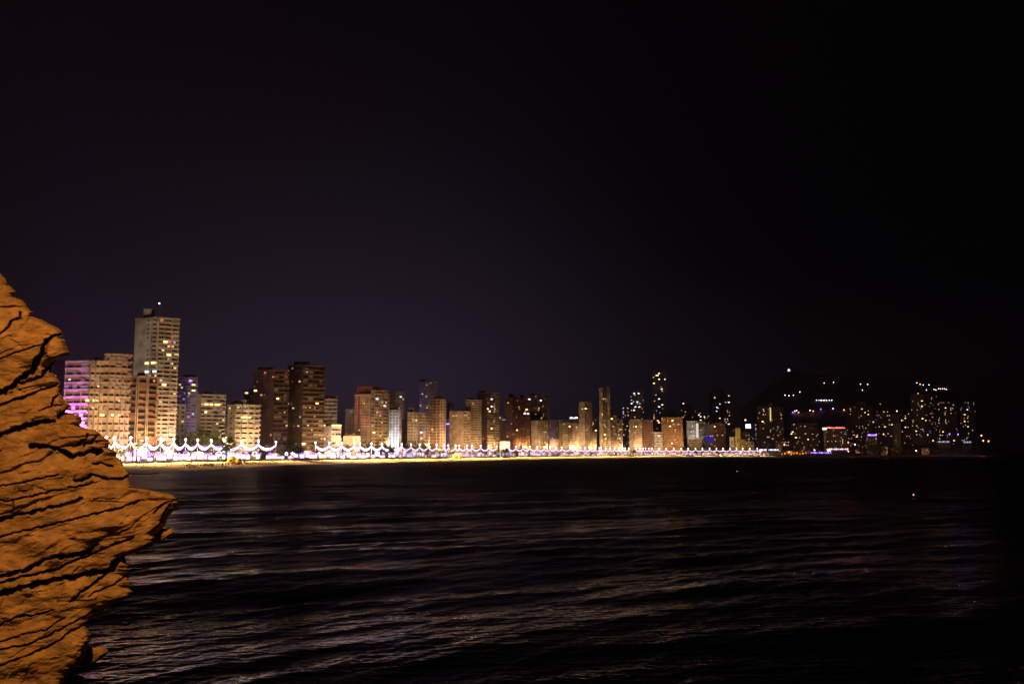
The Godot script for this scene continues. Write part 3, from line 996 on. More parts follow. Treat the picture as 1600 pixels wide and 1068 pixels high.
	if f[11]:
		var q := f[11].split(" ")
		var p0 := at(float(q[0]), float(q[2]), near + 7.0)
		var p1 := at(float(q[1]), float(q[2]), near + 7.0)
		var room := MB.new()
		room.box(Vector3(p0.x, top, p0.z) - base, Vector3(p1.x - p0.x, 0, 0), Vector3(0, p0.y - top, 0), Vector3(0, 0, -6.0))
		room.box(Vector3(p0.x - 0.3, p0.y - 0.02, p0.z + 0.3) - base, Vector3(p1.x - p0.x + 0.6, 0, 0), Vector3(0, 0.35, 0), Vector3(0, 0, -6.6))
		part("roof_room", room.done(wall(f[7])), root)
	for k in 2:
		if mine.randf() < 0.75 and (plan[-1] - plan[0]).length() > 9.0:   # lift heads and plant on the roof
			var clutter := MB.new()
			var spot_at: Vector2 = plan[0].lerp(plan[-1], mine.randf_range(0.25, 0.75))
			var size := Vector3(mine.randf_range(2.0, 5.0), mine.randf_range(1.4, 3.2), 3.0)
			clutter.block(Vector3(spot_at.x, top - BASE + size.y / 2.0 + 0.002 * k, spot_at.y - 4.5 - 3.2 * k), size)
			part("roof_room", clutter.done(wall(f[7])), root)
	if mine.randf() < 0.6:
		var mast := MB.new()
		var mid: Vector2 = (plan[0] + plan[-1]) / 2.0
		var o := Vector3(mid.x + mine.randf_range(-3.0, 3.0), top - BASE, mid.y - 4.0)
		var tall := mine.randf_range(3.0, 6.0)
		mast.tube([o, o + Vector3(0, tall, 0)], [0.09, 0.05], 5)
		for k in 3:
			mast.tube([o + Vector3(-0.9, tall - 0.3 - k * 0.6, 0), o + Vector3(0.9, tall - 0.3 - k * 0.6, 0)], [0.03, 0.03], 4)
		part("antenna", mast.done(wall("slate")), root)


func on_ray(p: Vector3, px: float, py: float, way: Vector2) -> Vector3:  # from p along way (x, depth) to the bearing of a pixel
	var c := at(px, py, 1.0).x
	var t := (c * -p.z - p.x) / (way.x - c * way.y)
	return Vector3(p.x + way.x * t, p.y, p.z - way.y * t)


func sail_tower() -> void:
	var d := 2700.0
	var o := spot(1125.0, d)
	var root := thing("tower", "dark tower with a curved sail-like top rising far behind", "tower", o)
	var edge_px := [[1110.0, 650.0], [1110.0, 622.0], [1113.0, 612.0], [1118.0, 603.5], [1124.0, 605.0], [1131.0, 611.0], [1137.0, 619.0], [1141.0, 632.0], [1141.0, 650.0]]
	var pts := []
	for q in edge_px:
		var p := at(q[0], q[1], d)
		pts.append(Vector3(p.x - o.x, p.y - BASE, 0))
	var b := MB.new()
	var deep := Vector3(0, 0, -22)
	for k in pts.size() - 1:
		var p: Vector3 = pts[k]
		var q: Vector3 = pts[k + 1]
		b.quad(Vector3(p.x, 0, 0), Vector3(q.x, 0, 0), q, p)
		b.quad(p, q, q + deep, p + deep)
	b.quad(Vector3(pts[0].x, 0, 0), pts[0], pts[0] + deep, Vector3(pts[0].x, 0, -22))
	b.quad(Vector3(pts[-1].x, 0, 0), Vector3(pts[-1].x, 0, -22), pts[-1] + deep, pts[-1])
	part("wall", b.done(wall("umber")), root)
	var panes := MB.new()
	var bands := MB.new()
	for k in 40:
		var y := 4.0 + k * 3.7
		var x0 := -25.0
		while x0 < 25.0:
			var inside := false
			for j in pts.size() - 1:
				if x0 >= pts[j].x and x0 + 2.0 <= pts[j + 1].x + 0.01 and y + 3.0 < minf(pts[j].y, pts[j + 1].y):
					inside = true
			if inside:
				panes.box(Vector3(x0, y, 0), Vector3(1.7, 0, 0), Vector3(0, 2.0, 0), Vector3(0, 0, 0.06))
			x0 += 3.0
	part("windows", panes.done(glass()), root, "stuff")
	for q in [[1125, 631, "w"], [1120, 636, "b"], [1122, 637, "b"], [1120, 642, "b"], [1139, 618, "w"], [1117, 621, "w"], [1125, 653, "w"]]:
		lit_window("lit_window", root, at(q[0], q[1], d) - o + Vector3(0, 0, 0.15), Vector3.RIGHT, Vector2(2.8, 2.0), q[2], 3.2)


func bars(parent: Node3D, from: Vector3, to: Vector3, count: int, tall: float, code: String, energy: float, seed_at: int) -> void:  # a lit sign too far away to read: strokes of unequal height
	var r := RandomNumberGenerator.new()
	r.seed = seed_at
	var u := (to - from) / count
	for k in count:
		var h := tall * r.randf_range(0.45, 1.0)
		lit_window("sign_light", parent, from + u * (k + 0.5) + Vector3(0, h * 0.5, 0), u.normalized(), Vector2(u.length() * r.randf_range(0.5, 0.85), h), code, energy)


func sign_on(label: String, px0: float, px1: float, py: float, d: float, tall: float, count: int, code: String, energy: float) -> Node3D:
	var a := at(px0, py, d)
	var b := at(px1, py, d)
	var root := thing("lit_sign", label, "sign", a)
	var back := MB.new()
	back.box(Vector3(-0.4, -0.2, -0.5), Vector3(b.x - a.x + 0.8, 0, 0), Vector3(0, tall + 0.4, 0), Vector3(0, 0, 0.3))
	part("backing", back.done(wall("dark")), root)
	bars(root, Vector3.ZERO, b - a, count, tall, code, energy, int(px0))
	return root


func extras() -> void:
	# small white point over the tall tower, built as a lamp on a mast
	var top := at(248.0, 487.0, 612.0)
	var tip := at(248.0, 474.5, 612.0)
	var mast := thing("white_point_mast", "thin mast holding a small white point above the tallest tower on the left", "mast", Vector3(top.x, top.y - 4.0, top.z))
	var b := MB.new()
	b.tube([Vector3.ZERO, Vector3(0, tip.y - top.y + 4.0, 0)], [0.12, 0.06], 6)
	part("pole", b.done(wall("slate")), mast)
	b = MB.new()
	b.ball(Vector3(0, tip.y - top.y + 4.3, 0), Vector3.ONE * 0.45)
	part("white_point_light", b.done(glow("beacon", Color(0.95, 0.95, 1.0), 5.0)), mast)
	# canopy roof over the tall tower
	var spire := thing("roof_spire", "thin spire on the roof edge of the spire tower", "spire", at(1035.6, 582.0, 2318.0))
	b = MB.new()
	b.tube([Vector3(0, -22, 0), Vector3.ZERO, at(1035.6, 569.0, 2318.0) - at(1035.6, 582.0, 2318.0)], [1.6, 1.2, 0.25], 6)
	part("shaft", b.done(wall("grey")), spire)
	sign_on("small blue lit sign on the mauve tower", 294.5, 300.0, 596.0, 757.0, 1.6, 6, "v", 4.0)
	sign_on("white-blue roof sign on the flat dark hotel", 890.5, 902.6, 653.5, 1800.0, 2.6, 10, "b", 6.0)
	sign_on("red lit roof sign of the dark hotel", 1292.0, 1321.0, 669.0, 2370.0, 3.6, 15, "r", 5.0)
	sign_on("violet lit sign above the blue glass bar", 1356.0, 1370.5, 680.5, 2410.0, 5.0, 7, "v", 5.0)
	sign_on("blue lit sign in the gap right of the amber tower", 697.0, 702.0, 663.0, 1336.0, 2.4, 4, "v", 6.0)
	var bill := thing("billboard", "glaring white rooftop screen above the dark block", "billboard", at(1169.5, 671.0, 2300.0))
	b = MB.new()
	b.box(Vector3(-6.4, 0, -0.8), Vector3(12.8, 0, 0), Vector3(0, 13.0, 0), Vector3(0, 0, 0.7))
	part("frame", b.done(wall("dark")), bill)
	b = MB.new()
	b.box(Vector3(-5.8, 3.4, -0.1), Vector3(11.6, 0, 0), Vector3(0, 9.2, 0), Vector3(0, 0, 0.15))
	part("screen", b.done(glow("screen white", Color(0.9, 0.9, 1.0), 4.0)), bill)
	var led := thing("lit_screen", "large deep blue lit panel on the building front", "lit panel", at(1109.0, 690.0, 2106.0))
	b = MB.new()
	b.box(Vector3(-8.6, 0, -0.2), Vector3(17.2, 0, 0), Vector3(0, 10.4, 0), Vector3(0, 0, 0.3))
	part("screen_light", b.done(glow("blue panel", Color(0.13, 0.11, 0.75), 0.55)), led)
	var strip_light := thing("light_strip", "brilliant vertical white strip on the white hotel", "lit strip", at(1090.0, 684.0, 2120.0))
	b = MB.new()
	b.box(Vector3(-2.4, 0, -0.3), Vector3(4.8, 0, 0), Vector3(0, 31.0, 0), Vector3(0, 0, 0.4))
	part("light_tube", b.done(glow("white strip", Color(1.0, 0.95, 0.86), 0.9)), strip_light)
	var core := thing("stair_window_column", "column of lit landings in the bright core tower", "lit windows", at(1204.3, 656.0, 2256.0))
	for k in 10:
		lit_window("lit_window", core, Vector3(0.3 * k * 0.1, k * 2.95, 0), Vector3.RIGHT, Vector2(2.6, 1.7), "y", 2.2)
	var pylon := thing("sign_pylon", "tall pale pylon with a bright white cap beside the red sign", "pylon", spot(1290.0, 2300.0))
	b = MB.new()
	b.block(Vector3(0, 29.0, 0), Vector3(5.0, 58.0, 3.0))
	part("shaft", b.done(wall("sand")), pylon)
	b = MB.new()
	b.block(Vector3(0, 60.4, 0), Vector3(8.0, 4.4, 4.0))
	part("lamp_cap", b.done(glow("pylon cap", Color(1.0, 0.95, 0.95), 3.0)), pylon)
	for q in [[1466.0, 1485.0, 690.5, "glass podium glowing white below the red lit tower"], [1506.0, 1518.5, 691.0, "glass podium glowing white below the rightmost tower"]]:
		var a := at(q[0], q[2], 2600.0)
		var e := at(q[1], q[2], 2600.0)
		var pod := thing("glass_podium", q[3], "podium", Vector3(a.x, BASE, a.z))
		b = MB.new()
		b.box(Vector3(0, 0, -10), Vector3(e.x - a.x, 0, 0), Vector3(0, a.y - BASE - 1.0, 0), Vector3(0, 0, 10))
		part("wall", b.done(wall("slate")), pod)
		for k in 9:
			lit_window("lit_window", pod, Vector3((e.x - a.x) * (k + 0.5) / 9.0, a.y - BASE + 1.0, 0.1), Vector3.RIGHT, Vector2((e.x - a.x) / 9.6, 4.0), "b", 0.55 + 0.35 * sin(k * 2.1))
		b = MB.new()
		b.box(Vector3(-0.5, a.y - BASE + 3.2, -10), Vector3(e.x - a.x + 1.0, 0, 0), Vector3(0, 0.6, 0), Vector3(0, 0, 11))
		part("roof", b.done(wall("dark")), pod)


# ---------------------------------------------------------------- promenade
const LAMP_AT := "20 48 76 150 165 178 203 228 250 270 289 308 329 352 376 403 430.5 / 492.5 514 533.7 553 562 580 596.6 612.8 627.5 642 655.5 669 682 693.6 700.3 711.6 717.3 729.6 737 751 763.8 776 / 794.5 806 817.4 828.2 839.3 850.4 859.6 869 877.7 890.6 898.7 907 914.6 922 930 936.5 939.5 947 953.5 960.5 967 973.6 977 982.7 / 994 1000 1005 1009 1014 1019 1030 1041 1053 1064.7 1075.7 1087 1098 1109 1120 1130 1141 1151 1161 1172 1183.7"  # leftmost masts stand unseen behind the rock, placed to light left-facing walls
var lamp_px := []                                  # px of every lamp, -1 at a break


func beside(px: float, d: float, what: String) -> String:    # "what" named by the building that stands behind it
	var best := ""
	var score := 1e9
	for b in buildings:
		if b[2] < d:
			continue
		var off: float = maxf(maxf(b[0] - px, px - b[1]), 0.0) * 40.0 + (b[2] - d)
		if off < score:
			score = off
			best = b[3]
	return what + " the " + best


func spread_labels(items: Array, order_note: String) -> void:   # items: [node, label]; those of one label are told apart by their order along the shore
	var by := {}
	for q in items:
		by.get_or_add(q[1], []).append(q[0])
	for label in by:
		var all: Array = by[label]
		for k in all.size():
			var words := ["nearest", "second nearest", "third nearest", "fourth nearest", "fifth nearest", "sixth nearest", "seventh nearest", "eighth nearest"]
			all[k].set_meta("label", label if all.size() == 1 else (words[mini(k, 7)] if k < all.size() - 1 else "farthest") + " " + label)


func build_lamps() -> void:
	var steel := paint("white mast steel", lin(0.55, 0.55, 0.56), 0.5, 0.0)
	var proto: Node3D
	var made := []
	var prev := -1.0
	var garlands := []
	for s in LAMP_AT.split(" "):
		if s == "/":
			prev = -1.0
			continue
		var px := float(s)
		var d := curve(LAMPS, px)
		lamp_px.append(px)
		var p := spot(px, d)
		var shore := spot(px + 4.0, curve(LAMPS, px + 4.0)) - spot(px - 4.0, curve(LAMPS, px - 4.0))
		var turn := atan2(-shore.z, shore.x)
		if proto == null:
			proto = thing("promenade_lamp", "lamp", "street lamp", p, turn, "lamp masts along the promenade")
			proto.set_meta("base_name", "promenade_lamp")
			var b := MB.new()
			b.tube([Vector3(0, 0, 0), Vector3(0, 0.5, 0), Vector3(0, 0.52, 0), Vector3(0, 7, 0), Vector3(0, 13.2, 0)], [0.32, 0.32, 0.2, 0.16, 0.11], 8)
			part("pole", b.done(steel), proto)
			b = MB.new()
			b.tube([Vector3(-0.9, 12.3, 0), Vector3(0, 13.0, 0), Vector3(0.9, 12.3, 0)], [0.06, 0.07, 0.06], 6)
			b.tube([Vector3(0, 12.3, -0.9), Vector3(0, 13.0, 0), Vector3(0, 12.3, 0.9)], [0.06, 0.07, 0.06], 6)
			part("bracket", b.done(steel), proto)
			b = MB.new()
			b.ball(Vector3(0, 13.75, 0), Vector3(0.62, 0.62, 0.62), 8, 12)
			part("lamp_globe", b.done(glow("lamp globe", Color(1.0, 0.88, 0.78), 16.0)), proto)
			b = MB.new()
			b.tube([Vector3(0, 11.0, 0), Vector3(0, 12.9, 0)], [0.3, 0.24], 8)
			part("light_collar", b.done(glow("violet tube", Color(0.92, 0.72, 1.0), 3.0)), proto)
			for k in 2:                               # the head throws one beam towards the facades and one down on the sand
				var o := SpotLight3D.new()
				o.name = "lamp_light"
				o.light_color = Color(1.0, 0.80, 0.53)
				o.light_energy = [1050.0, 4200.0][k]
				o.spot_angle = [80.0, 62.0][k]
				o.spot_angle_attenuation = 1.0
				o.spot_range = 400.0
				o.spot_attenuation = 2.0
				o.light_size = 0.5
				o.shadow_enabled = true
				proto.add_child(o, true)
				o.position = [Vector3(0, 13.7, -0.9), Vector3(0, 12.7, 1.4)][k]
				o.rotation = [Vector3(0.42, -0.75, 0), Vector3(-PI / 2.0 - 0.5, 0, 0)][k]
			made.append([proto, beside(px, d, "promenade lamp mast with glowing globe before")])
		else:
			var r := copy(proto, p, turn, "", "lamp masts along the promenade")
			if made.size() % 3 == 1:                   # some heads are pinker than others
				for o in r.find_children("lamp_light*", "SpotLight3D", false, false):
					o.light_color = Color(1.0, 0.78, 0.68)
			made.append([r, beside(px, d, "promenade lamp mast with glowing globe before")])
		if prev > 0.0:
			garlands.append([prev, px])
		prev = px
	spread_labels(made, "")
	var tube := glow("garland tube", Color(0.97, 0.82, 1.0), 7.5)
	var hung := []
	for g in garlands:
		var a := spot(g[0], curve(LAMPS, g[0]), BASE + 11.2)
		var e := spot(g[1], curve(LAMPS, g[1]), BASE + 11.2)
		var root := thing("light_garland", "", "light garland", a, 0.0, "light garlands between the promenade lamps")
		for k in 2:
			var sag := [3.9, 2.7][k] as float
			var side := Vector3(0, 0, [0.7, -0.9][k])
			var pts := []
			var rad := []
			for j in 15:
				var t := j / 14.0
				pts.append((e - a) * t + side * minf(1.0, 6.0 * t * (1.0 - t)) + Vector3(0, -sag * (1.0 - pow(absf(2.0 * t - 1.0), 1.9)), 0))
				rad.append(0.26 * clampf(-a.z / 900.0, 0.8, 1.5))
			var b := MB.new()
			b.tube(pts, rad, 6)
			part("light_strand", b.done(tube if g[0] < 620.0 else glow("garland tube", Color(0.97, 0.82, 1.0), 1.9)), root)
		hung.append([root, beside((g[0] + g[1]) / 2.0, -a.z, "drooping violet-white light garland before")])
	spread_labels(hung, "")


func build_stalls() -> void:
	var cloth := paint("white awning", lin(0.7, 0.68, 0.68), 0.8, 0.0)
	cloth.backlight_enabled = true
	cloth.backlight = lin(0.8, 0.8, 0.8)
	var colors := [Color(1.0, 0.93, 0.86), Color(0.95, 0.86, 1.0), Color(0.86, 0.7, 1.0), Color(1.0, 0.8, 0.92), Color(0.75, 0.75, 1.0), Color(1.0, 0.95, 0.9), Color(1.0, 0.86, 0.62)]
	var names := ["white", "pale lilac", "violet", "pink", "pale blue", "bright white", "warm"]
	var protos := []
	var r := RandomNumberGenerator.new()
	r.seed = 41
	for c in colors.size():
		var root := thing("promenade_stall", "stall", "stall", Vector3.ZERO, 0.0, "lit stalls along the promenade")
		root.set_meta("base_name", "promenade_stall")
		var b := MB.new()
		b.block(Vector3(0, 1.75, -3.0), Vector3(7.0, 3.5, 0.2))
		b.block(Vector3(-3.5, 1.75, -1.6), Vector3(0.2, 3.5, 2.6))
		b.block(Vector3(3.5, 1.75, -1.6), Vector3(0.2, 3.5, 2.6))
		part("wall", b.done(cloth), root)
		b = MB.new()
		b.quad(Vector3(-3.9, 3.5, 0.6), Vector3(3.9, 3.5, 0.6), Vector3(3.6, 4.3, -1.3), Vector3(-3.6, 4.3, -1.3))
		b.quad(Vector3(3.9, 3.5, -3.2), Vector3(-3.9, 3.5, -3.2), Vector3(-3.6, 4.3, -1.3), Vector3(3.6, 4.3, -1.3))
		b.block(Vector3(0, 3.4, 0.6), Vector3(7.8, 0.3, 0.06))
		part("awning", b.done(cloth), root)
		b = MB.new()
		b.block(Vector3(0, 0.5, 0.2), Vector3(6.4, 1.0, 0.7))
		part("counter", b.done(wall("grey")), root)
		b = MB.new()
		b.block(Vector3(0, 2.2, -2.8), Vector3(6.4, 2.3, 0.1))
		part("light_panel", b.done(glow("stall " + names[c], colors[c], 4.0)), root)
		for k in 4:
			b = MB.new()
			b.tube([Vector3(-3.3 + k * 2.2, 0, 0.45), Vector3(-3.3 + k * 2.2, 3.4, 0.45)], [0.05, 0.05], 5)
			part("post", b.done(wall("slate")), root)
		protos.append(root)
	var made := []
	var spots := []
	var px := 186.0
	while px < 1216.0:
		var d := curve(LAMPS, px)
		spots.append(px)
		px += 1556.0 / d * (8.0 if px < 420.0 else 8.6)
	var front := spots.size()
	for k in range(0, front - 1):
		if r.randf() < 0.75:
			spots.append((spots[k] + spots[k + 1]) / 2.0)
	for k in spots.size():
		var c := k if k < protos.size() else r.randi() % protos.size()
		var d := curve(LAMPS, spots[k]) + (11.0 if k < front else 21.0) + r.randf_range(-2.0, 5.0)
		var p := spot(spots[k], d)
		var turn := 0.5 + r.randf_range(-0.3, 0.3)
		var o: Node3D
		if k < protos.size():
			o = protos[k]
			o.position = p
			o.rotation.y = turn
		else:
			o = copy(protos[c], p, turn, "", "lit stalls along the promenade")
		if spots[k] > 620.0:
			o.get_node("light_panel").material_override = glow("stall " + names[c], colors[c], 1.5)
		o.scale = Vector3(r.randf_range(0.45, 1.2), r.randf_range(0.6, 1.4) * (1.0 if k < front else 1.5), 1.0)
		made.append([o, beside(spots[k], d, "stall with %s lit interior before" % names[c])])
	spread_labels(made, "")
	# the promenade arcade with violet roof lines, left part of the bay
	for q in [[300.0, 332.0, 655.0, "long pavilion outlined by a violet roof light between two lamps"], [336.0, 346.0, 660.0, "short pavilion with violet roof light right of the long one"], [1292.0, 1326.0, 2200.0, "far pavilion with violet lights below the red sign"]]:
		var a := spot(q[0], q[2] + 16.0)
		var e := spot(q[1], q[2] + 16.0)
		var root := thing("pavilion", q[3], "pavilion", a)
		var tall := 9.0
		var b := MB.new()
		b.box(Vector3(0, tall, -5), Vector3(e.x - a.x, 0, 0), Vector3(0, 0.4, 0), Vector3(0, 0, 5))
		part("roof", b.done(wall("slate")), root)
		b = MB.new()
		b.box(Vector3(0, tall + 0.45, 0.02), Vector3(e.x - a.x, 0, 0), Vector3(0, 0.45, 0), Vector3(0, 0, 0.2))
		part("light_line", b.done(glow("violet line", Color(0.66, 0.36, 1.0), 2.6)), root)
		for k in 6:
			b = MB.new()
			b.tube([Vector3((e.x - a.x) * k / 5.0, 0, -0.3), Vector3((e.x - a.x) * k / 5.0, tall, -0.3)], [0.14, 0.14], 6)
			part("post", b.done(wall("grey")), root)
	var deco := []
	var hues := [["white", Color(1.0, 0.95, 1.0)], ["violet", Color(0.72, 0.45, 1.0)], ["pink", Color(1.0, 0.62, 0.85)], ["blue", Color(0.4, 0.35, 1.0)]]
	for k in 84:
		var x := 196.0 + 1000.0 * pow((k + r.randf()) / 84.0, 1.25)
		var d := curve(LAMPS, x) + r.randf_range(2.0, 9.0)
		var hue: Array = hues[[0, 0, 0, 1, 1, 2, 3][r.randi() % 7]]
		var root := thing("light_ornament", "", "light ornament", spot(x, d), r.randf_range(-0.5, 0.5), "light ornaments among the stalls")
		var b := MB.new()
		b.tube([Vector3.ZERO, Vector3(0, 3.2, 0)], [0.08, 0.06], 5)
		part("post", b.done(wall("slate")), root)
		b = MB.new()
		var pts := []
		var form := r.randi() % 3
		var big := r.randf_range(0.8, 1.9)
		for j in 9:
			if form == 0:
				pts.append(Vector3((j - 4) * 0.45 * big, 4.4 + (0.8 if j % 2 else -0.6) * big, 0))
			elif form == 1:
				pts.append(Vector3(sin(TAU * j / 8.0) * big, 4.6 + cos(TAU * j / 8.0) * big, 0))
			else:
				var q := TAU * 2.0 * j / 5.0
				pts.append(Vector3(sin(q) * 1.2 * big, 4.6 + cos(q) * 1.2 * big, 0))
		b.tube(pts, [0.2, 0.2, 0.2, 0.2, 0.2, 0.2, 0.2, 0.2, 0.2], 5)
		part("light_tube", b.done(glow("ornament " + hue[0], hue[1], 4.5 if x < 620.0 else 2.2)), root)
		deco.append([root, beside(x, d, "%s lit %s ornament before" % [hue[0], ["zigzag", "ring", "star"][form]])])
	spread_labels(deco, "")
	# yellow beach pavilions
	for q in [[363.0, 652.0, 7.6, "yellow lit dome tent on the sand at the left end of the beach"], [712.0, 1115.0, 8.5, "yellow lit dome tent farther along the beach below the tan block"]]:
		var root := thing("dome_tent", q[3], "tent", spot(q[0], q[1], 2.3))
		var skin := paint("yellow canvas", lin(0.75, 0.55, 0.03), 0.7, 0.0)
		skin.backlight_enabled = true
		skin.backlight = lin(0.7, 0.5, 0.05)
		var b := MB.new()
		b.ball(Vector3(0, 0.2, 0), Vector3(q[2] * 0.45, q[2] * 0.5, q[2] * 0.5), 10, 16)
		b.ball(Vector3(q[2] * 0.55, 0.2, 0.5), Vector3(q[2] * 0.3, q[2] * 0.32, q[2] * 0.4), 10, 14)
		part("canvas", b.done(skin), root)
		b = MB.new()
		b.block(Vector3(0, 0.95, q[2] * 0.49), Vector3(1.6, 1.9, 0.3))
		part("door", b.done(wall("brown")), root)
		var glare := spot(q[0] + 1.5, q[1] - q[2] * 1.3, 2.0)  # an added pole lamp stands here to brighten the canvas
		far_lamp("added_tent_lamp", "small added lamp on a pole before the " + ("left" if q[0] < 500.0 else "far") + " dome tent", glare + Vector3(0, 6, 0), 0.22, "y", 3.0, 22.0)


# ---------------------------------------------------------------- trees
func palm_meshes(r: RandomNumberGenerator) -> Array:
	var bark := paint("palm bark", lin(0.16, 0.12, 0.08), 0.9, 0.3)
	var leaf := paint("palm leaf", lin(0.06, 0.085, 0.025), 0.6, 0.0)
	leaf.backlight_enabled = true
	leaf.backlight = lin(0.12, 0.16, 0.04)
	var t := MB.new()
	var lean := r.randf_range(-0.5, 0.5)
	t.tube([Vector3(0, 0, 0), Vector3(lean * 0.3, 3, 0), Vector3(lean * 0.8, 6, 0), Vector3(lean, 9, 0)], [0.32, 0.22, 0.2, 0.24], 8)
	var c := MB.new()
	var head := Vector3(lean, 9.0, 0)
	for k in 26:
		var a := TAU * k / 26.0 * 3.0 + r.randf() * 0.4
		var rise := r.randf_range(-0.5, 1.1)
		var long := r.randf_range(2.4, 3.3)
		var way := Vector3(cos(a), 0, sin(a))
		var side := Vector3(-sin(a), 0, cos(a))
		var before := head
		for j in 6:
			var q := (j + 1) / 6.0
			var p := head + way * long * q * (1.0 - 0.25 * q) + Vector3(0, rise * q * 1.7 - 2.3 * q * q, 0)
			var w := 0.42 * sin(PI * (0.15 + 0.8 * q))
			for s in [-1.0, 1.0]:                     # leaflets either side of the rib, with gaps
				c.tri(before, p, (before + p) / 2.0 + side * s * w * 1.5 + Vector3(0, -0.28, 0) + way * 0.25)
			before = p
	return [t.done(bark), c.done(leaf)]


func tree_meshes(r: RandomNumberGenerator, wide: float, tall: float) -> Array:
	var bark := paint("bark", lin(0.10, 0.075, 0.05), 0.9, 0.3)
	var leaf := paint("tree leaf", lin(0.05, 0.062, 0.022), 0.7, 0.0)
	leaf.backlight_enabled = true
	leaf.backlight = lin(0.06, 0.075, 0.02)
	var t := MB.new()
	t.tube([Vector3(0, 0, 0), Vector3(0.1, tall * 0.3, 0), Vector3(0, tall * 0.55, 0.1)], [wide * 0.05, wide * 0.04, wide * 0.025], 7)
	for k in 4:
		var a := k * 1.7
		t.tube([Vector3(0.05, tall * 0.35, 0), Vector3(cos(a) * wide * 0.2, tall * 0.55, sin(a) * wide * 0.2), Vector3(cos(a) * wide * 0.33, tall * 0.72, sin(a) * wide * 0.33)], [wide * 0.025, wide * 0.018, wide * 0.008], 5)
	var c := MB.new()
	var clumps := []
	for k in 26:
		var a := r.randf() * TAU
		var q := sqrt(r.randf())
		clumps.append(Vector3(cos(a) * q * wide * 0.42, tall * (0.42 + 0.48 * r.randf() * (1.1 - 0.6 * q)), sin(a) * q * wide * 0.42))
	for k in 1500:
		var m: Vector3 = clumps[k % clumps.size()]
		var o := Vector3(r.randfn(), r.randfn() * 0.7, r.randfn()) * wide * 0.075
		var x := Vector3(r.randfn(), r.randfn(), r.randfn()).normalized()
		var y := x.cross(Vector3(r.randfn(), r.randfn(), r.randfn())).normalized()
		var size := wide * r.randf_range(0.018, 0.04)
		c.tri(m + o - x * size, m + o + x * size, m + o + y * size * 1.6)
	return [t.done(bark), c.done(leaf)]


func build_green() -> void:
	var r := RandomNumberGenerator.new()
	r.seed = 61
	var protos := []
	for k in 3:
		var m := palm_meshes(r)
		var root := thing("palm_tree", "palm", "palm tree", Vector3.ZERO, 0.0, "palms along the promenade")
		root.set_meta("base_name", "palm_tree")
		part("trunk", m[0], root)
		part("crown", m[1], root)
		protos.append(root)
	var made := []
	var spots := [188.0, 207.0, 214.0]
	for k in range(3, lamp_px.size() - 1):
		if r.randf() < 0.62:
			spots.append(lamp_px[k] + (lamp_px[k + 1] - lamp_px[k]) * r.randf_range(0.3, 0.7))
	for k in spots.size():
		var d := curve(LAMPS, spots[k]) + (r.randf_range(3.0, 7.0) if k > 2 else -3.0)
		var o: Node3D
		if k < 3:
			o = protos[k]
			o.position = spot(spots[k], d)
		else:
			o = copy(protos[k % 3], spot(spots[k], d), r.randf() * TAU, "", "palms along the promenade")
		o.scale = Vector3.ONE * r.randf_range(0.8, 1.15)
		made.append([o, beside(spots[k], d, "palm tree on the promenade before")])
	spread_labels(made, "")
	# dark broad trees behind the promenade: px, depth, width, height
	var kinds := []
	for k in 3:
		kinds.append(tree_meshes(r, 10.0, 11.0))
	var trees := []
	var rows := "232 612 9 14/243 622 10 16/256 634 11 13/268 650 11 14/285 690 16 20/297 690 18 22/309 692 17 24/321 694 18 23/333 695 18 24/345 697 17 22/353 690 13 19/415 775 9 12/438 790 10 13/447 800 11 14/456 800 10 13/468 812 9 12/545 905 9 15/568 915 9 16/576 918 9 18/597 940 9 17/604 950 9 16/612 955 9 15/640 1030 11 18/648 1045 12 20/658 1055 12 19/668 1060 10 17/688 1085 9 13/702 1120 9 13/790 1300 9 14/866 1560 10 15/898 1640 10 14/990 1870 10 13/1072 1985 13 19/1082 1990 16 18/1092 1990 15 17/1101 1995 13 18/1125 2020 11 14/1165 2080 12 15/1230 2230 13 17/1280 2300 15 18/1372 2390 18 22/1378 2390 18 24/1395 2400 20 22/1405 2420 18 20/1450 2560 20 22/1462 2560 20 24/1530 2500 18 20"
	for text in rows.split("/"):
		var q := text.split(" ")
		var px := float(q[0])
		var d := float(q[1])
		var root := thing("broad_tree", "", "tree", spot(px, d), r.randf() * TAU, "dark trees behind the promenade")
		var m: Array = kinds[trees.size() % 3]
		part("trunk", m[0], root)
		part("crown", m[1], root)
		root.scale = Vector3(float(q[2]) / 10.0, float(q[3]) / 11.0, float(q[2]) / 10.0)
		trees.append([root, beside(px, d, "dark broad tree before")])
	spread_labels(trees, "")


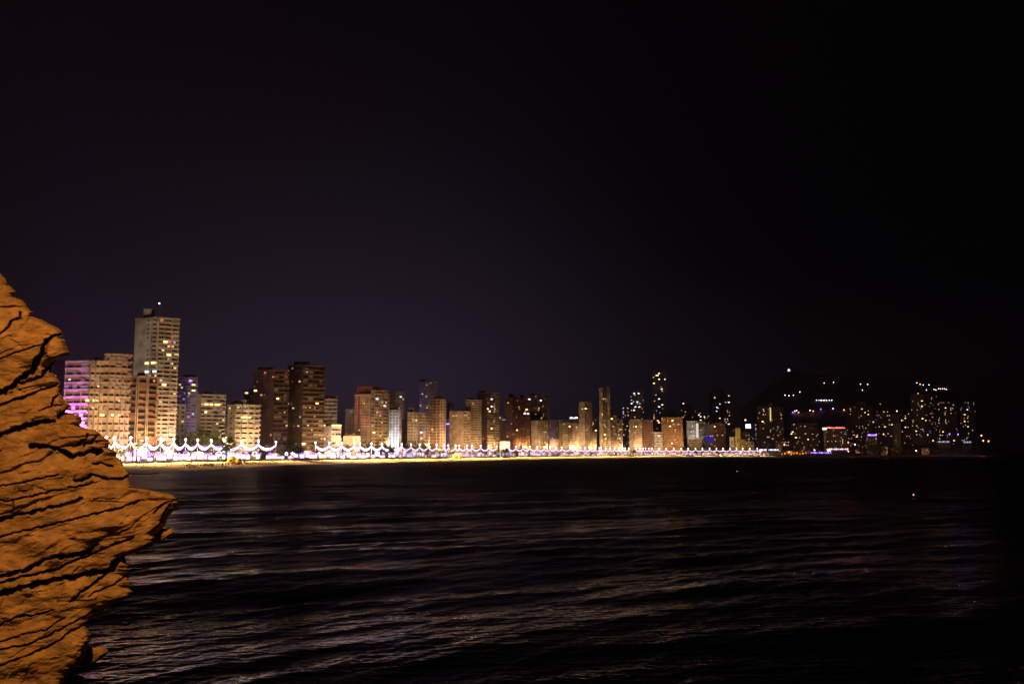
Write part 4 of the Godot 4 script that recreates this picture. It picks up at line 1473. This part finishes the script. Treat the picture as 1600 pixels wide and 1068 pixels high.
# ---------------------------------------------------------------- unseen floodlights placed to light single facades
func build_floodlights() -> void:
	var proto := MB.new()
	proto.block(Vector3(0, 0, 0.2), Vector3(0.7, 0.5, 0.3))
	proto.block(Vector3(0, -0.5, 0.25), Vector3(0.1, 0.6, 0.1))
	var lens := MB.new()
	lens.block(Vector3(0, 0, 0.0), Vector3(0.6, 0.4, 0.06))
	# label, building, from (px, metres before its nearest corner, height), to (px, py), colour, energy, half angle
	var rows := [
		["unseen violet floodlight aimed at the left face of the purple building", "purple building", 90.0, 4.0, 16.0, 126.0, 622.0, Color(0.80, 0.44, 1.0), 11000.0, 55.0],
		["unseen cold white floodlight before the blue-white lit block", "blue-white lit block", 613.0, 14.0, 7.0, 616.0, 662.0, Color(0.74, 0.86, 1.0), 3000.0, 62.0],
		["unseen violet floodlight below the tall mauve tower", "tall mauve tower", 656.0, 42.0, 24.0, 660.0, 630.0, Color(0.88, 0.78, 1.0), 1100.0, 40.0],
		["unseen deep blue floodlight before the narrow blue wall", "narrow blue wall block", 700.0, 18.0, 16.0, 699.0, 680.0, Color(0.3, 0.22, 1.0), 160.0, 50.0],
		["unseen mauve floodlight before the low blank wall", "mauve washed low wall", 788.0, 17.0, 5.0, 789.0, 698.0, Color(0.8, 0.68, 1.0), 120.0, 55.0],
		["unseen mauve floodlight on the mauve low block", "mauve low block", 863.0, 24.0, 18.0, 863.0, 672.0, Color(0.75, 0.62, 1.0), 260.0, 40.0],
		["unseen warm floodlight on the blank side of the tan tower", "tan tower with blank side", 907.0, 17.0, 8.0, 909.0, 660.0, Color(1.0, 0.86, 0.62), 800.0, 55.0],
		["unseen yellow floodlight below the narrow yellow wall", "yellow blank block", 1153.0, 20.0, 8.0, 1153.0, 685.0, Color(1.0, 0.86, 0.5), 800.0, 48.0],
		["unseen white floodlight before the white gridded hotel", "white hotel", 1085.0, 34.0, 22.0, 1087.0, 672.0, Color(1.0, 0.93, 0.88), 2600.0, 46.0],
		["unseen cold floodlight on the mauve tower with blue sign", "mauve tower with blue sign", 284.0, 35.0, 18.0, 292.0, 625.0, Color(0.74, 0.62, 1.0), 1000.0, 46.0],
		["unseen pale floodlight on a roof lighting the blank side of the tall pale tower", "tall pale tower", 186.0, 44.0, 66.0, 222.0, 555.0, Color(1.0, 0.86, 0.74), 650.0, 50.0],  # unseen lamp standing in for the city light on this side
		["unseen warm floodlight below the amber tower", "amber tower", 684.0, 14.0, 8.0, 686.0, 660.0, Color(1.0, 0.72, 0.38), 600.0, 60.0],
	]
	for q in rows:
		var d := 0.0
		for b in buildings:
			if b[3] == q[1]:
				d = b[2]
		var p := spot(q[2], d - q[3], q[4])
		var to := at(q[5], q[6], d + 2.0)
		var root := thing("floodlight", q[0], "floodlight", p)
		root.basis = Basis.looking_at(to - p, Vector3.UP)
		part("lamp_body", proto.done(wall("slate")), root)
		part("lamp_lens", lens.done(glow("lens", q[7], 1.5)), root)
		var post := MB.new()
		post.tube([Vector3(p.x, BASE, p.z), p + Vector3(0, -0.5, 0)], [0.1, 0.08], 6)
		var stand := part("post", post.done(wall("slate")), root)
		stand.transform = root.transform.affine_inverse()
		var s := SpotLight3D.new()
		s.name = "unseen_flood_light"
		s.light_color = q[7]
		s.light_energy = q[8]
		s.spot_angle = q[9]
		s.spot_angle_attenuation = 0.8
		s.spot_range = 300.0
		s.spot_attenuation = 2.0
		s.light_size = 0.3
		s.shadow_enabled = true
		root.add_child(s)
		s.position = Vector3(0, 0, -0.1)


# ---------------------------------------------------------------- lamps on the hill and the far point
func far_lamp(called: String, label: String, p: Vector3, size: float, code: String, energy: float, light := 0.0, group := "") -> void:
	var root := thing(called, label, "street lamp", p - Vector3(0, 6, 0), 0.0, group)
	var b := MB.new()
	b.tube([Vector3(0, -1, 0), Vector3(0, 6, 0)], [0.16, 0.1], 5)
	part("pole", b.done(wall("slate")), root)
	b = MB.new()
	b.ball(Vector3(0, 6, 0), Vector3.ONE * size, 5, 8)
	part("lamp_globe", b.done(glow("far lamp " + code, LIT[code], energy)), root)
	if light > 0.0:
		var o := OmniLight3D.new()
		o.name = "lamp_light"
		o.light_color = LIT[code]
		o.light_energy = light
		o.light_size = 0.5
		o.omni_range = 200.0
		o.omni_attenuation = 2.0
		o.shadow_enabled = true
		root.add_child(o)
		o.position = Vector3(0, 6.0, size + 1.2)


func place_in_row(k: int, n: int) -> String:
	var words := ["leftmost", "second from the left", "third from the left", "fourth from the left", "fifth from the left", "sixth from the left", "seventh from the left", "eighth from the left", "ninth from the left", "tenth from the left", "eleventh from the left", "twelfth from the left"]
	return "rightmost" if k == n - 1 else words[k]


func build_far_lights() -> void:
	# cross on the summit
	var p := hill_point(1237.0, 1.0)
	var root := thing("hilltop_cross", "white lit cross on the summit of the dark hill", "cross", p)
	var b := MB.new()
	b.block(Vector3(0, 9.0, 0), Vector3(3.6, 22.0, 2.0))
	part("upright_light", b.done(glow("cross", Color(0.86, 0.84, 1.0), 4.0)), root)
	b = MB.new()
	b.block(Vector3(0, 13.0, 0), Vector3(11.0, 3.6, 1.8))
	part("arm_light", b.done(glow("cross", Color(0.86, 0.84, 1.0), 4.0)), root)
	# px, py, colour; where no other word tells them apart they are one group
	var groups := [
		["1227 617 b/1233 618 w/1240 617 w/1250 612 w", "small white lamp on the hillside below the cross", "lamps on the hillside below the cross"],
		["1288 598 w/1303 597 b/1345 600 w/1348 609 b/1356 600 w", "lone white lamp high on the hill right of the cross", "lone lamps high on the hill"],
		["1276 625 b/1279 625 v/1282 625 b/1284 625 b/1287 625 w/1289 625 w/1292 625 w/1296 625 b/1300 625 b", "bluish lamp in the short row across the middle of the hill", "bluish lamps across the middle of the hill"],
		["1239 644 v/1242 642 p/1245 641 p/1266 641 p/1283 639 v/1302 638 p", "violet street lamp on the road halfway up the hill", "violet lamps on the hill road"],
		["1248 644 o/1271 642 o/1319 640 o", "orange street lamp on the road halfway up the hill", "orange lamps on the hill road"],
		["1433 598 w/1438 600 w/1443 601 w/1452 601 b/1448 609 b", "white lamp in the upper row above the last towers", "lamps in the upper row above the last towers"],
		["1460 608 w/1463 609 w/1467 607 p/1470 607 w/1473 607 p/1476 607 p/1479 608 w", "pinkish lamp in the lower row above the last towers", "lamps in the lower row above the last towers"],
	]
	for g in groups:
		var count := -1
		for text in g[0].split("/"):
			var q: PackedStringArray = text.split(" ")
			count += 1
			var px := float(q[0])
			var py := float(q[1])
			var t := 0.0
			while t < 1.0 and at(px, py, 2480.0 + t * 1820.0).y > hill_point(px, t).y + 6.0:
				t += 0.01
			var d := 2480.0 + t * 1820.0 - 6.0
			var lit: float = 60.0 if q[2] in ["v", "p", "o"] and py > 630.0 else 0.0
			far_lamp("hill_lamp", place_in_row(count, g[0].split("/").size()) + " of the " + g[2], at(px, py, d), 1.5, q[2], 7.0, lit, g[2])
	far_lamp("red_beacon_lamp", "red beacon lamp on the roof of the broad last tower", at(1435.0, 614.3, 2640.0), 1.2, "r", 7.0)
	for q in [[1534.0, 680.0, "upper one of three orange lamps at the dark tip of the point"], [1537.0, 688.0, "brightest of three orange lamps at the dark tip of the point"], [1545.0, 689.0, "rightmost of three orange lamps at the dark tip of the point"]]:
		far_lamp("point_lamp", q[2], at(q[0], q[1], 2460.0), 1.6, "o", 8.0, 120.0)
	for q in [[1484.0, 678.0, "v", "violet lamp left of two between the last towers"], [1497.4, 678.0, "v", "violet lamp right of two between the last towers"], [1458.5, 688.0, "o", "large amber lamp at the foot of the broad last tower"], [1365.0, 659.0, "v", "violet lamp at the left end of the villa terrace"], [1402.0, 642.0, "p", "pink lamp on the roof line right of the terraced villa"], [1336.0, 694.0, "w", "white lamp at the foot of the dark brown point tower"], [1326.0, 691.0, "r", "red lamp at the foot of the dark brown point tower"], [1432.0, 704.0, "w", "white lamp by the water below the broad last tower"], [1226.0, 694.0, "o", "amber lamp before the two storey bar"], [1165.0, 656.0, "w", "white lamp over the billboard block"], [1381.0, 678.0, "o", "amber lamp on the slope below the terraced villa"], [1273.0, 703.0, "p", "pink lamp at the right end of the amber arcade"]]:
		far_lamp("point_lamp", q[3], at(q[0], q[1], curve(LAMPS, q[0]) + 60.0), 1.4, q[2], 6.0, 20.0 if q[1] < 670.0 else 200.0)
	# added street lamps on the shore road: fill light for the buildings on the point
	var road := []
	for k in 22:
		var px := 1190.0 + k * 15.2
		var d := curve(LAMPS, px) + 22.0 + (k % 3) * 9.0
		var post := thing("added_shore_lamp", "", "street lamp", spot(px, d), 0.0, "added lamps of the shore road on the point")
		var pb := MB.new()
		pb.tube([Vector3.ZERO, Vector3(0, 9, 0), Vector3(0, 9.2, -1.4)], [0.12, 0.08, 0.05], 6)
		part("pole", pb.done(wall("slate")), post)
		pb = MB.new()
		pb.ball(Vector3(0, 9.1, -1.6), Vector3(0.4, 0.22, 0.4), 5, 8)
		part("lamp_globe", pb.done(glow("far lamp shore", Color(1.0, 0.75, 0.45), 3.0)), post)
		var o := SpotLight3D.new()
		o.name = "lamp_light"
		o.light_color = Color(1.0, 0.74, 0.46)
		o.light_energy = 420.0
		o.spot_angle = 82.0
		o.spot_angle_attenuation = 0.8
		o.spot_range = 400.0
		o.spot_attenuation = 2.0
		o.light_size = 0.4
		o.shadow_enabled = true
		post.add_child(o)
		o.position = Vector3(0, 9.1, -2.2)
		o.rotation.x = 0.35
		road.append([post, beside(px, d, "added amber lamp on the shore road before")])
	spread_labels(road, "")
	# amber arcade and the blue row by the water
	var a := spot(1220.0, 2085.0)
	var e := spot(1262.0, 2110.0)
	root = thing("arcade", "low amber lit arcade by the water at the end of the promenade", "arcade", a)
	b = MB.new()
	b.box(Vector3(0, 0, -8), e - a, Vector3(0, 9, 0), Vector3(0, 0, 7))
	part("wall", b.done(wall("orange")), root)
	for k in 9:
		lit_window("lit_window", root, (e - a) * ((k + 0.5) / 9.0) + Vector3(0, 3.0 + (k % 3), -0.9), (e - a).normalized(), Vector2(3.0, 3.2), "o", 1.0 + (k % 2) * 0.8)
	var rows := [["1186 1198 702.5 2030 p 6", "pink lit stall at the end of the promenade", "pink stalls at the end of the promenade"], ["1201 1217 702.5 2040 b 8", "white lit stall at the end of the promenade", "white stalls at the end of the promenade"], ["1266 1300 707.0 2140 v 10", "blue lit awning by the dark water right of the arcade", "blue lit awnings right of the arcade"], ["1292 1326 701.4 2180 p 12", "lilac lit awning below the red sign hotel", "lilac lit awnings below the red sign"]]
	for g in rows:
		var q: PackedStringArray = g[0].split(" ")
		var n := int(q[5])
		for k in n:
			var px := lerpf(float(q[0]), float(q[1]), (k + 0.5) / n)
			var d := float(q[3])
			var top := at(px, float(q[2]), d)
			var stall := thing("awning_stall", place_in_row(k, n) + " of the " + g[2], "stall", Vector3(top.x, BASE, top.z), 0.0, g[2])
			var w := (float(q[1]) - float(q[0])) / n * d / FOCAL * 0.75
			b = MB.new()
			b.block(Vector3(0, (top.y - BASE) / 2.0, -1.6), Vector3(w, maxf(top.y - BASE, 1.0), 2.4))
			part("wall", b.done(wall("grey")), stall)
			lit_window("light_panel", stall, Vector3(0, maxf(top.y - BASE, 1.0), -0.25), Vector3.RIGHT, Vector2(w * 0.9, 1.9 + (k % 3) * 0.5), q[4], 2.2 + (k % 3))


# ---------------------------------------------------------------- people, pedal boats, buoys
func figure(pose: int, shirt: Color, legs: Color) -> ArrayMesh:
	# joints with radii joined by a smooth minimum, meshed as surface nets
	var j := {}
	var step: float = [0.05, 0.26, 0.0][pose]
	var sit := pose == 2
	var hip := 0.92 if not sit else 0.16
	j.hip = Vector3(0, hip, 0)
	j.chest = Vector3(0, hip + 0.42, -0.02)
	j.neck = Vector3(0, hip + 0.58, 0.0)
	j.head = Vector3(0, hip + 0.72, 0.03)
	var bones := [[j.hip, j.chest, 0.145, 0.165, shirt], [j.chest, j.neck, 0.13, 0.06, shirt], [j.neck, j.head, 0.055, 0.1, Color(0.28, 0.17, 0.11)], [j.head, j.head + Vector3(0, 0.05, 0), 0.1, 0.095, Color(0.05, 0.04, 0.03)]]
	for s in [-1.0, 1.0]:
		var sh: Vector3 = j.chest + Vector3(s * 0.19, 0.1, 0)
		var el := sh + Vector3(s * 0.06, -0.27, -0.03 + s * step * 0.4)
		var ha := el + Vector3(s * 0.0, -0.24, 0.06 + s * step * 0.5)
		var hp: Vector3 = j.hip + Vector3(s * 0.09, -0.02, 0)
		var kn := hp + (Vector3(s * 0.03, -0.42, 0.03 - s * step) if not sit else Vector3(s * 0.06, 0.28, 0.36))
		var an := kn + (Vector3(0, -0.42, -0.05 - s * step * 0.6) if not sit else Vector3(0, -0.38, 0.2))
		bones.append_array([[sh, el, 0.06, 0.048, shirt], [el, ha, 0.045, 0.035, Color(0.3, 0.18, 0.12)], [hp, kn, 0.1, 0.065, legs], [kn, an, 0.062, 0.045, Color(0.3, 0.18, 0.12)], [an, an + Vector3(0, -0.03, 0.15), 0.045, 0.035, Color(0.1, 0.08, 0.07)]])
	var lo := Vector3(-0.45, -0.1, -0.6)
	var cell := 0.05
	var nx := 19
	var ny := 40
	var nz := 26
	var field := PackedFloat32Array()
	field.resize(nx * ny * nz)
	var hue := PackedColorArray()
	hue.resize(nx * ny * nz)
	for x in nx:
		for y in ny:
			for z in nz:
				var p := lo + Vector3(x, y, z) * cell
				var best := 1.0
				var nearest := 1.0
				var col := Color.BLACK
				for b in bones:
					var ab: Vector3 = b[1] - b[0]
					var t := clampf((p - b[0]).dot(ab) / ab.length_squared(), 0.0, 1.0)
					var d: float = p.distance_to(b[0] + ab * t) - lerpf(b[2], b[3], t)
					if d < nearest:
						nearest = d
						col = b[4]
					var h := clampf(0.5 + 0.5 * (best - d) / 0.05, 0.0, 1.0)
					best = lerpf(best, d, h) - 0.05 * h * (1.0 - h)
				field[(x * ny + y) * nz + z] = best
				hue[(x * ny + y) * nz + z] = col
	var mb := MB.new()
	var id := {}
	for x in nx - 1:
		for y in ny - 1:
			for z in nz - 1:
				var sum := Vector3.ZERO
				var hits := 0
				for e in 12:
					var ax := e / 4
					var o := Vector3i(x, y, z)
					o[(ax + 1) % 3] += e % 2
					o[(ax + 2) % 3] += (e / 2) % 2
					var q := o
					q[ax] += 1
					var fa := field[(o.x * ny + o.y) * nz + o.z]
					var fb := field[(q.x * ny + q.y) * nz + q.z]
					if (fa < 0.0) != (fb < 0.0):
						sum += Vector3(o).lerp(Vector3(q), fa / (fa - fb))
						hits += 1
				if hits:
					id[Vector3i(x, y, z)] = mb.v.size()
					var g := Vector3(field[((x + 1) * ny + y) * nz + z] - field[(x * ny + y) * nz + z], field[(x * ny + y + 1) * nz + z] - field[(x * ny + y) * nz + z], field[(x * ny + y) * nz + z + 1] - field[(x * ny + y) * nz + z])
					mb.v.append(lo + sum / hits * cell)
					mb.n.append(g.normalized() if g.length() > 0.0 else Vector3.UP)
					mb.c.append(hue[(x * ny + y) * nz + z])
	for key in id:
		for ax in 3:
			var q: Vector3i = key
			q[ax] += 1
			var fa := field[(key.x * ny + key.y) * nz + key.z]
			var fb := field[(q.x * ny + q.y) * nz + q.z]
			if (fa < 0.0) == (fb < 0.0):
				continue
			var d1 := Vector3i.ZERO
			var d2 := Vector3i.ZERO
			d1[(ax + 1) % 3] = 1
			d2[(ax + 2) % 3] = 1
			if id.has(key - d1) and id.has(key - d2) and id.has(key - d1 - d2):
				var a: int = id[key]
				var b: int = id[key - d1]
				var c: int = id[key - d1 - d2]
				var d: int = id[key - d2]
				var inward: bool = (mb.v[b] - mb.v[a]).cross(mb.v[c] - mb.v[a]).dot(mb.n[a] + mb.n[c]) < 0.0
				mb.i.append_array(PackedInt32Array([a, b, c, a, c, d] if inward else [a, c, b, a, d, c]))
	var m := StandardMaterial3D.new()
	m.resource_name = "clothes and skin"
	m.vertex_color_use_as_albedo = true
	m.roughness = 0.9
	return mb.done(m)


func sand_height(px: float, d: float) -> float:
	var a := curve(WATER, px) - 12.0
	return lerpf(-0.5, 2.7, pow(clampf((d - a) / (edge(px) - a), 0.0, 1.0), 0.8))


func build_beach_life() -> void:
	var r := RandomNumberGenerator.new()
	r.seed = 71
	var looks := [["dark", Color(0.03, 0.03, 0.035), Color(0.02, 0.02, 0.03)], ["pale", Color(0.4, 0.38, 0.35), Color(0.2, 0.18, 0.14)], ["reddish", Color(0.2, 0.03, 0.03), Color(0.03, 0.03, 0.05)], ["bluish", Color(0.04, 0.07, 0.2), Color(0.06, 0.05, 0.05)]]
	var poses := []
	for k in 3:
		poses.append([])
		for q in looks:
			poses[k].append(figure(k, q[1], q[2]))
	var names := ["standing", "walking", "sitting"]
	# near the water's edge where the photograph shows the crowd, then thinner; px from, to, share of the beach from, to, how many, where
	var crowds := [[206.0, 300.0, 0.35, 0.9, 14, "on open sand"], [285.0, 430.0, 0.12, 0.5, 170, "by the water"], [430.0, 600.0, 0.25, 0.7, 64, "along the shore"], [600.0, 760.0, 0.3, 0.8, 40, "far along the beach"], [225.0, 420.0, 0.93, 1.0, 26, "by the sea wall"]]
	for c in crowds:
		for k in c[4]:
			var px: float = lerpf(c[0], c[1], r.randf())
			var d: float = lerpf(curve(WATER, px), edge(px) - 1.5, lerpf(c[2], c[3], r.randf()))
			var pose := r.randi() % 3
			var look: int = [0, 0, 1, 2, 3][r.randi() % 5]
			var o := part("person", poses[pose][look], self)
			o.position = spot(px, d, sand_height(px, d) - (0.02 if pose < 2 else -0.05))
			o.rotation.y = r.randf() * TAU
			o.scale = Vector3.ONE * r.randf_range(0.88, 1.08)
			var say := beside(px, d, "figure in %s clothes %s %s, below" % [looks[look][0], names[pose], c[5]])
			tag(o, say, "person", "people on the beach: " + say)
	# pedal boats with slides, moored off the beach
	for q in [[672.0, 728.0, Color(0.55, 0.10, 0.08), "red and white pedal boat moored off the beach, left of the two"], [700.0, 728.5, Color(0.45, 0.40, 0.33), "pale pedal boat with slide moored off the beach, right of the two"]]:
		var d: float = EYE / tan(atan((q[1] + 1.5 - 534.0) / FOCAL) - PITCH)
		var p := at(q[0], q[1], d)
		var root := thing("pedal_boat", q[3], "pedal boat", Vector3(p.x, 0.05, p.z), 0.4)
		var hull := paint("hull " + q[3], q[2].linear_to_srgb(), 0.4, 0.0)
		for s in [-1.0, 1.0]:
			var b := MB.new()
			b.tube([Vector3(-2.0, 0.25, s * 0.6), Vector3(-1.7, 0.1, s * 0.6), Vector3(1.6, 0.1, s * 0.6), Vector3(2.1, 0.35, s * 0.6)], [0.12, 0.32, 0.32, 0.1], 8)
			part("float", b.done(hull), root)
		var b := MB.new()
		b.block(Vector3(0, 0.5, 0), Vector3(3.2, 0.12, 1.7))
		part("deck", b.done(paint("boat white", lin(0.7, 0.7, 0.68), 0.4, 0.0)), root)
		for s in [-0.4, 0.4]:
			b = MB.new()
			b.block(Vector3(0.2, 0.75, s), Vector3(0.5, 0.14, 0.5))
			b.block(Vector3(-0.05, 1.05, s), Vector3(0.1, 0.6, 0.5))
			part("seat", b.done(hull), root)
		b = MB.new()
		b.box(Vector3(-1.6, 0.5, -0.3), Vector3(0.15, 1.9, 0), Vector3(0.9, -0.1, 0), Vector3(0, 0, 0.6))
		part("slide", b.done(paint("boat white", Color.WHITE)), root)
	for q in [[1152.0, 738.0, "small pale buoy floating far out on the dark water"], [1428.0, 778.0, "small orange buoy floating on the dark water at the right"]]:
		var d: float = EYE / tan(atan((q[1] - 534.0) / FOCAL) - PITCH)
		var p := at(q[0], q[1], d)
		var root := thing("buoy", q[2], "buoy", Vector3(p.x, 0, p.z))
		var b := MB.new()
		b.tube([Vector3(0, -0.2, 0), Vector3(0, 0.2, 0), Vector3(0, 0.5, 0)], [0.35, 0.35, 0.12], 10)
		part("float", b.done(wall("orange")), root)
		b = MB.new()
		b.ball(Vector3(0, 0.65, 0), Vector3.ONE * 0.14)
		part("buoy_light", b.done(glow("buoy lamp", Color(1.0, 0.75, 0.5), 1.6)), root)
